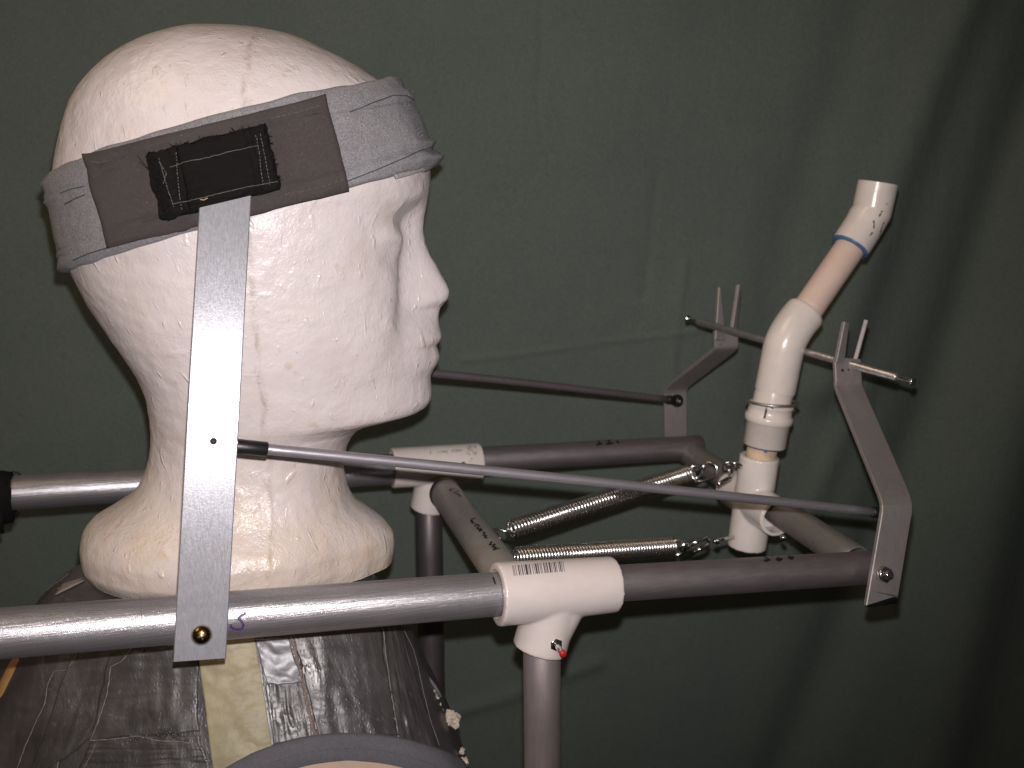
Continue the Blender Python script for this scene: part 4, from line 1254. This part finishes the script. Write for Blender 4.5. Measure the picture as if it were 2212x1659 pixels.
# eye bolts into the white fitting
loop(P(1586, 1003, 676), Vector((0.3, 0.4, 1)), .0046, .0012, steel, 'eye_bolt', post)
loop(P(1573, 1008, 672), Vector((0.1, 1.0, .4)), .0034, .0010, steel, 'eye_bolt', post)
obj('eye_bolt', *tube([P(1582, 1019, 668), P(1576, 1032, 662), P(1551, 1046, 654)], .0013, 12), steel, post)
obj('eye_bolt', *tube([P(1542, 1170, 668), P(1556, 1165, 672), P(1584, 1160, 690)], .0011, 12), steel, post)
obj('washer', *disc_solid(P(1546, 1170, 668), P(1551, 1168, 669), .0022), steel, post)

# ------------------------------------------------------------------ torso dress form under duct tape
def duct_mat():
    m, nt, b = newmat('dark_duct_tape')
    v = coords(nt)
    f = noise_tex(nt, v, 30, 4, 0.6)
    c = ramp(nt, f, [(0.3, (0.038, 0.034, 0.034)), (0.7, (0.062, 0.056, 0.056))])
    c = mix(nt, ramp(nt, noise_tex(nt, v, 160, 5, 0.7), [(0.62, 0.0), (0.75, 0.5)]), c, (0.17, 0.14, 0.13))
    L(nt, c, b.inputs['Base Color'])
    L(nt, ramp(nt, noise_tex(nt, v, 60, 3), [(0.3, 0.34), (0.7, 0.55)]), b.inputs['Roughness'])
    b.inputs['Specular IOR Level'].default_value = 0.75
    wr_ = noise_tex(nt, coords(nt, (1.0, 1.0, 0.18), (0, 0.15, 0)), 70, 4, 0.55, 0.8)
    vo = N(nt, 'ShaderNodeTexVoronoi'); vo.inputs['Scale'].default_value = 1.0
    vo.inputs['Randomness'].default_value = 0.5
    L(nt, coords(nt, (520, 520, 300), (0, 0.06, 0)), vo.inputs['Vector'])
    dots = ramp(nt, vo.outputs['Distance'], [(0.0, 1.0), (0.35, 0.0)])
    n1 = bump(nt, dots, 0.00010)
    n2 = bump(nt, wr_, 0.0010, 1.0, n1)
    n3 = bump(nt, noise_tex(nt, v, 220, 2), 0.00012, 1.0, n2)
    L(nt, n3, b.inputs['Normal'])
    return m
duct = duct_mat()
def build_torso():
    base = P(470, 2050, 600)
    root = thing('tape_covered_torso', base, 'dressmaker torso covered in dark grey duct tape under the foam head', 'torso form')
    ZC = 590.0
    # py, left px, right px, half depth (m), centre depth shift
    rows = [(1216, 230, 740, .012), (1219, 180, 762, .026), (1232, 152, 782, .036), (1249, 130, 797, .048), (1268, 110, 812, .054), (1300, 84, 836, .057), (1345, 62, 862, .0595), (1385, 36, 889, .062), (1440, 10, 913, .067),
            (1490, -10, 938, .071), (1540, -32, 962, .075), (1600, -52, 984, .079), (1659, -68, 1003, .083), (1760, -85, 1030, .088), (1950, -100, 1050, .092), (2300, -80, 1030, .090)]
    pys = [r[0] for r in rows]
    Lf = pchip(pys, [r[1] for r in rows]); Rf = pchip(pys, [r[2] for r in rows]); Df = pchip(pys, [r[3] for r in rows])
    yy = np.concatenate([np.linspace(1216, 1300, 40), np.linspace(1300, 1700, 130)[1:], np.linspace(1700, 2300, 30)[1:]])
    NC = 260
    v = []; f = []
    for py in yy:
        a = P(float(Lf(py)), py, ZC); b = P(float(Rf(py)), py, ZC)
        c = (a+b)/2; hw = (b-a).length/2; D = float(Df(py))
        for k in range(NC):
            t = 2*math.pi*k/NC
            n_ = 2.3
            x = math.copysign(abs(math.cos(t))**(2/n_), math.cos(t))*hw
            y = math.copysign(abs(math.sin(t))**(2/n_), math.sin(t))*D
            q = Vector((c.x + x, c.y + y, c.z))
            # wrinkles of the tape, mostly running down
            w_ = noise.noise(Vector((q.x*22, q.y*22, q.z*5)))*0.0022 + noise.noise(Vector((q.x*60, q.y*60, q.z*12)))*0.0008
            rdir = Vector((x, y*2, 0)).normalized() if hw > 0 else Vector((0, 0, 0))
            v.append(q + rdir*w_*(1 if py > 1256 else 0.2))
    R_ = len(yy)
    for i in range(R_-1):
        for k in range(NC):
            f.append((i*NC+k, (i+1)*NC+k, (i+1)*NC+(k+1) % NC, i*NC+(k+1) % NC))
    f.append(tuple(range(NC))); f.append(tuple(reversed(range((R_-1)*NC, R_*NC))))
    body = obj('body', v, f, duct, root)
    B = bvh_of([body])
    # overlapping tape strips
    quads = [([(0, 1400), (178, 1385), (120, 1700), (-60, 1700)], 0.0003), ([(168, 1385), (330, 1380), (205, 1590), (60, 1690)], 0.0006),
             ([(244, 1390), (430, 1390), (430, 1580), (198, 1600)], 0.0010), ([(552, 1370), (650, 1365), (685, 1600), (592, 1610)], 0.0004),
             ([(632, 1365), (818, 1350), (858, 1590), (690, 1600)], 0.0007), ([(818, 1345), (862, 1345), (950, 1640), (862, 1615)], 0.0004),
             ([(205, 1592), (430, 1590), (470, 1700), (150, 1700)], 0.0005)]
    for q, off in quads:
        def rel(u, v_, s=off):
            return 0.0006*noise.noise(Vector((u*9+s*9e4, v_*3, 1))) + 0.0004*noise.noise(Vector((u*3, v_*18, s*1e5)))
        obj('tape_strip', *patch(B, q, 40, 40, off, 0.0004, rel, 5.0, 1), duct, root)
    mask = simple('masking_tape', (0.30, 0.262, 0.165), 0.5, 0, 0.14, 70, 130, 0.0006, 0.4)
    def relm(u, v_):
        return 0.0008*noise.noise(Vector((u*2.5, v_*11, 7))) + 0.0004*noise.noise(Vector((u*5, v_*24, 3)))
    obj('tape_strip', *patch(B, [(425, 1370), (549, 1366), (594, 1652), (464, 1680)], 40, 60, 0.0013, 0.0005, relm, 2.0, 1), mask, root, label='strip of yellowish masking tape')
    silver = simple('duct_tape_sheen', (0.12, 0.12, 0.135), 0.42, 0.10, 0.3, 60, 70, 0.0006, 1.0)  # bright sheen of the dark tape, put into a paler, glossier colour
    obj('tape_strip', *patch(B, [(551, 1380), (622, 1378), (655, 1475), (577, 1480)], 24, 30, 0.0013, 0.0005, lambda u, v_: 0.0009*noise.noise(Vector((u*2, v_*4, 2))), 4.0, 1), silver, root, label='silvery highlight on the tape, put in as a paler patch')
    T = bvh_of([o for o in root.children if o.type == 'MESH'])
    edge_m = simple('tape_edge', (0.165, 0.145, 0.13), 0.6, 0, 0.3, 300)
    lines = [[(179, 1388), (165, 1420), (150, 1440)], [(145, 1448), (118, 1450), (104, 1478), (98, 1520), (78, 1560), (56, 1610), (38, 1659)], [(300, 1380), (283, 1405), (262, 1430), (240, 1440), (232, 1500), (212, 1560), (196, 1598)],
             [(196, 1600), (250, 1596), (300, 1590), (340, 1600), (390, 1602), (428, 1608)], [(817, 1350), (828, 1362), (834, 1420), (842, 1480), (852, 1540), (860, 1585)],
             [(858, 1345), (872, 1362), (893, 1405), (902, 1440), (915, 1500), (930, 1560), (948, 1610)], [(150, 1240), (120, 1262), (90, 1285)], [(178, 1250), (140, 1262), (126, 1272)]]
    marks('tape_edge', T, lines, [0.0005, 0.0007, 0.0004], edge_m, root, 0.0003, 0.0002, 7, 0.5)
    marks('tape_edge', T, [[(208, 1606), (195, 1635), (180, 1662)]], 0.0004, edge_m, root, 0.0003, 0.0002, 5, 1.0)
    marks('torn_tape_edge', T, [[(629, 1375), (638, 1410), (648, 1450), (660, 1500), (672, 1560), (686, 1595)]], [0.0016, 0.0024, 0.0013, 0.0028], simple('dried_glue', (0.17, 0.13, 0.11), 0.7, 0, 0.5, 900, 900, 0.0004), root, 0.0003, 0.0006, 4, 2.0)
    # pinched ridge with small bright bubbles
    mm = M(); rn = random.Random(7)
    for k in range(60):
        px = rn.uniform(265, 405); py = 1592+rn.uniform(-12, 3)+6*math.sin(px*0.05)
        h, n = hit(T, px, py)
        r0 = rn.uniform(.0004, .0011)
        mm.add(*lathe(h-n*0.0003, h+n, [(0, r0), (r0*0.5, r0*0.9), (r0*0.9, r0*0.55), (r0*1.05, 0.00003)], 8))
    bl = obj('tape_bubbles', mm.v, mm.f, duct, root); bl['kind'] = 'stuff'
    # armhole: plate covered in flesh jersey with a grey bound edge
    cx_, cy_, rx, ry = 755.0, 1882.0, 405.0, 300.0
    def ell(k, t): return (cx_ + rx*k*math.cos(t), cy_ - ry*k*math.sin(t))
    def ringpatch(k0, k1, off0, off1, t0, t1, nt_, nk, rel, mat_, name, lab):
        v = []; f = []
        for i in range(nt_+1):
            t = t0+(t1-t0)*i/nt_
            for j in range(nk+1):
                k = k0+(k1-k0)*j/nk
                x, y = ell(k, t)
                x = min(x, float(Rf(min(y, 2290))) - 10)
                h, n = hit(B, x, y)
                if h is None: h, n = v[-1][1], v[-1][2]
                v.append((h + n*rel(j/nk, t), h, n))
        vv = [a[0] for a in v]
        for i in range(nt_):
            for j in range(nk):
                a = i*(nk+1)+j
                f.append((a, a+1, a+nk+2, a+nk+1))
        return obj(name, vv, f, mat_, root, label=lab)
    bind = cloth_mat('grey_binding', (0.135, 0.13, 0.145), 1.0, 0.3, 1500, 0.0001, 0.85, 0.15)
    flesh = cloth_mat('flesh_jersey', (0.52, 0.38, 0.295), 1.0, 0.10, 1500, 0.00008, 0.9, 0.08)
    ringpatch(0.80, 0.0, 0, 0, 0.10, math.pi-0.10, 120, 20, lambda j, t: 0.0045*math.sqrt(min(1, 0.25+j*3)), flesh, 'armhole_cover', 'flesh coloured jersey cover of the armhole plate')
    bnd = ringpatch(1.0, 0.78, 0, 0, 0.10, math.pi-0.10, 160, 16, lambda j, t: 0.0008+0.0050*math.sqrt(max(0, math.sin(math.pi*min(1, j*1.0)**0.8)))*(0.8+0.2*noise.noise(Vector((t*6, j, 0)))), bind, 'armhole_binding', 'grey bias binding round the armhole')
    bB = bvh_of([bnd])
    st = [ell(0.885, t) for t in np.linspace(0.3, math.pi-0.3, 60)]
    marks('stitching', bB, dashes(st, 5, 3), 0.0004, thread_grey, bnd, 0.0002, 0.0001, 3)
    # torn foam and binding scraps at the front edge
    foam_s = simple('torn_foam', (0.50, 0.43, 0.35), 0.8, 0, 0.3, 300, 400, 0.0008)
    mm = M(); rn = random.Random(11)
    for (px, py, s) in [(943, 1497, 8), (949, 1505, 9), (946, 1516, 10), (953, 1522, 9), (950, 1532, 8), (958, 1541, 9), (955, 1549, 7), (961, 1554, 7), (982, 1546, 12), (988, 1553, 13), (980, 1556, 9), (990, 1562, 9), (972, 1592, 7), (975, 1600, 8), (1006, 1622, 6), (1010, 1645, 9), (1012, 1660, 9), (966, 1572, 5)]:
        c = P(px-8, py, 588)
        R = s*0.00027
        vs = []; 
        for i in range(7):
            th = math.pi*i/6
            for k in range(10):
                ph = 2*math.pi*k/10
                d = Vector((math.sin(th)*math.cos(ph), math.sin(th)*math.sin(ph), math.cos(th)))
                vs.append(c + d*R*(1+0.9*noise.noise(d*1.9+Vector((px, py, 0)))))
        fs = [(i*10+k, i*10+(k+1) % 10, (i+1)*10+(k+1) % 10, (i+1)*10+k) for i in range(6) for k in range(10)]
        mm.add(vs, fs)
    obj('torn_foam', mm.v, mm.f, foam_s, root, label='crumbs of pale torn foam along the front edge', smooth=False)
    sc_ = [P(912, 1452, 592), P(925, 1466, 590), P(938, 1483, 588), P(950, 1505, 587)]
    obj('edge_binding', *slab(sc_, [Vector((0.6, -0.7, 0.3)).normalized()]*4, 0.0036, 0.0015, [Vector((0.7, 0.6, 0.2)).normalized()]*4), bind, root)
    pc = Vector((P(470, 1659, ZC).x, P(470, 1659, ZC).y, 0.9))
    obj('stand_pole', *disc_solid(Vector((pc.x, pc.y, 0.252)), pc, 0.014), alu_post, root)
    obj('stand_foot', *disc_solid(Vector((pc.x, pc.y, 0.251)), Vector((pc.x, pc.y, 0.268)), 0.14, 0.004, 48), alu_post, root)
    # tan ribbon on the back edge
    tan = simple('tan_wood', (0.30, 0.16, 0.055), 0.6, 0, 0.25, 40)
    q_ = [P(62, 1385, 560), P(30, 1432, 556), P(2, 1490, 553), P(-30, 1560, 552)]
    obj('tan_ribbon', *slab(q_, [Vector((0.9, -0.3, 0.3)).normalized()]*4, 0.0072, 0.0012, [Vector((0.3, 0.9, 0)).normalized()]*4), tan, root, label='tan ribbon at the back edge of the torso')
    obj('tape_scrap', *patch(T, [(140, 1262), (176, 1252), (184, 1258), (120, 1290)], 8, 4, 0.001, 0.0006), edge_m, root)
    return root
torso = build_torso()
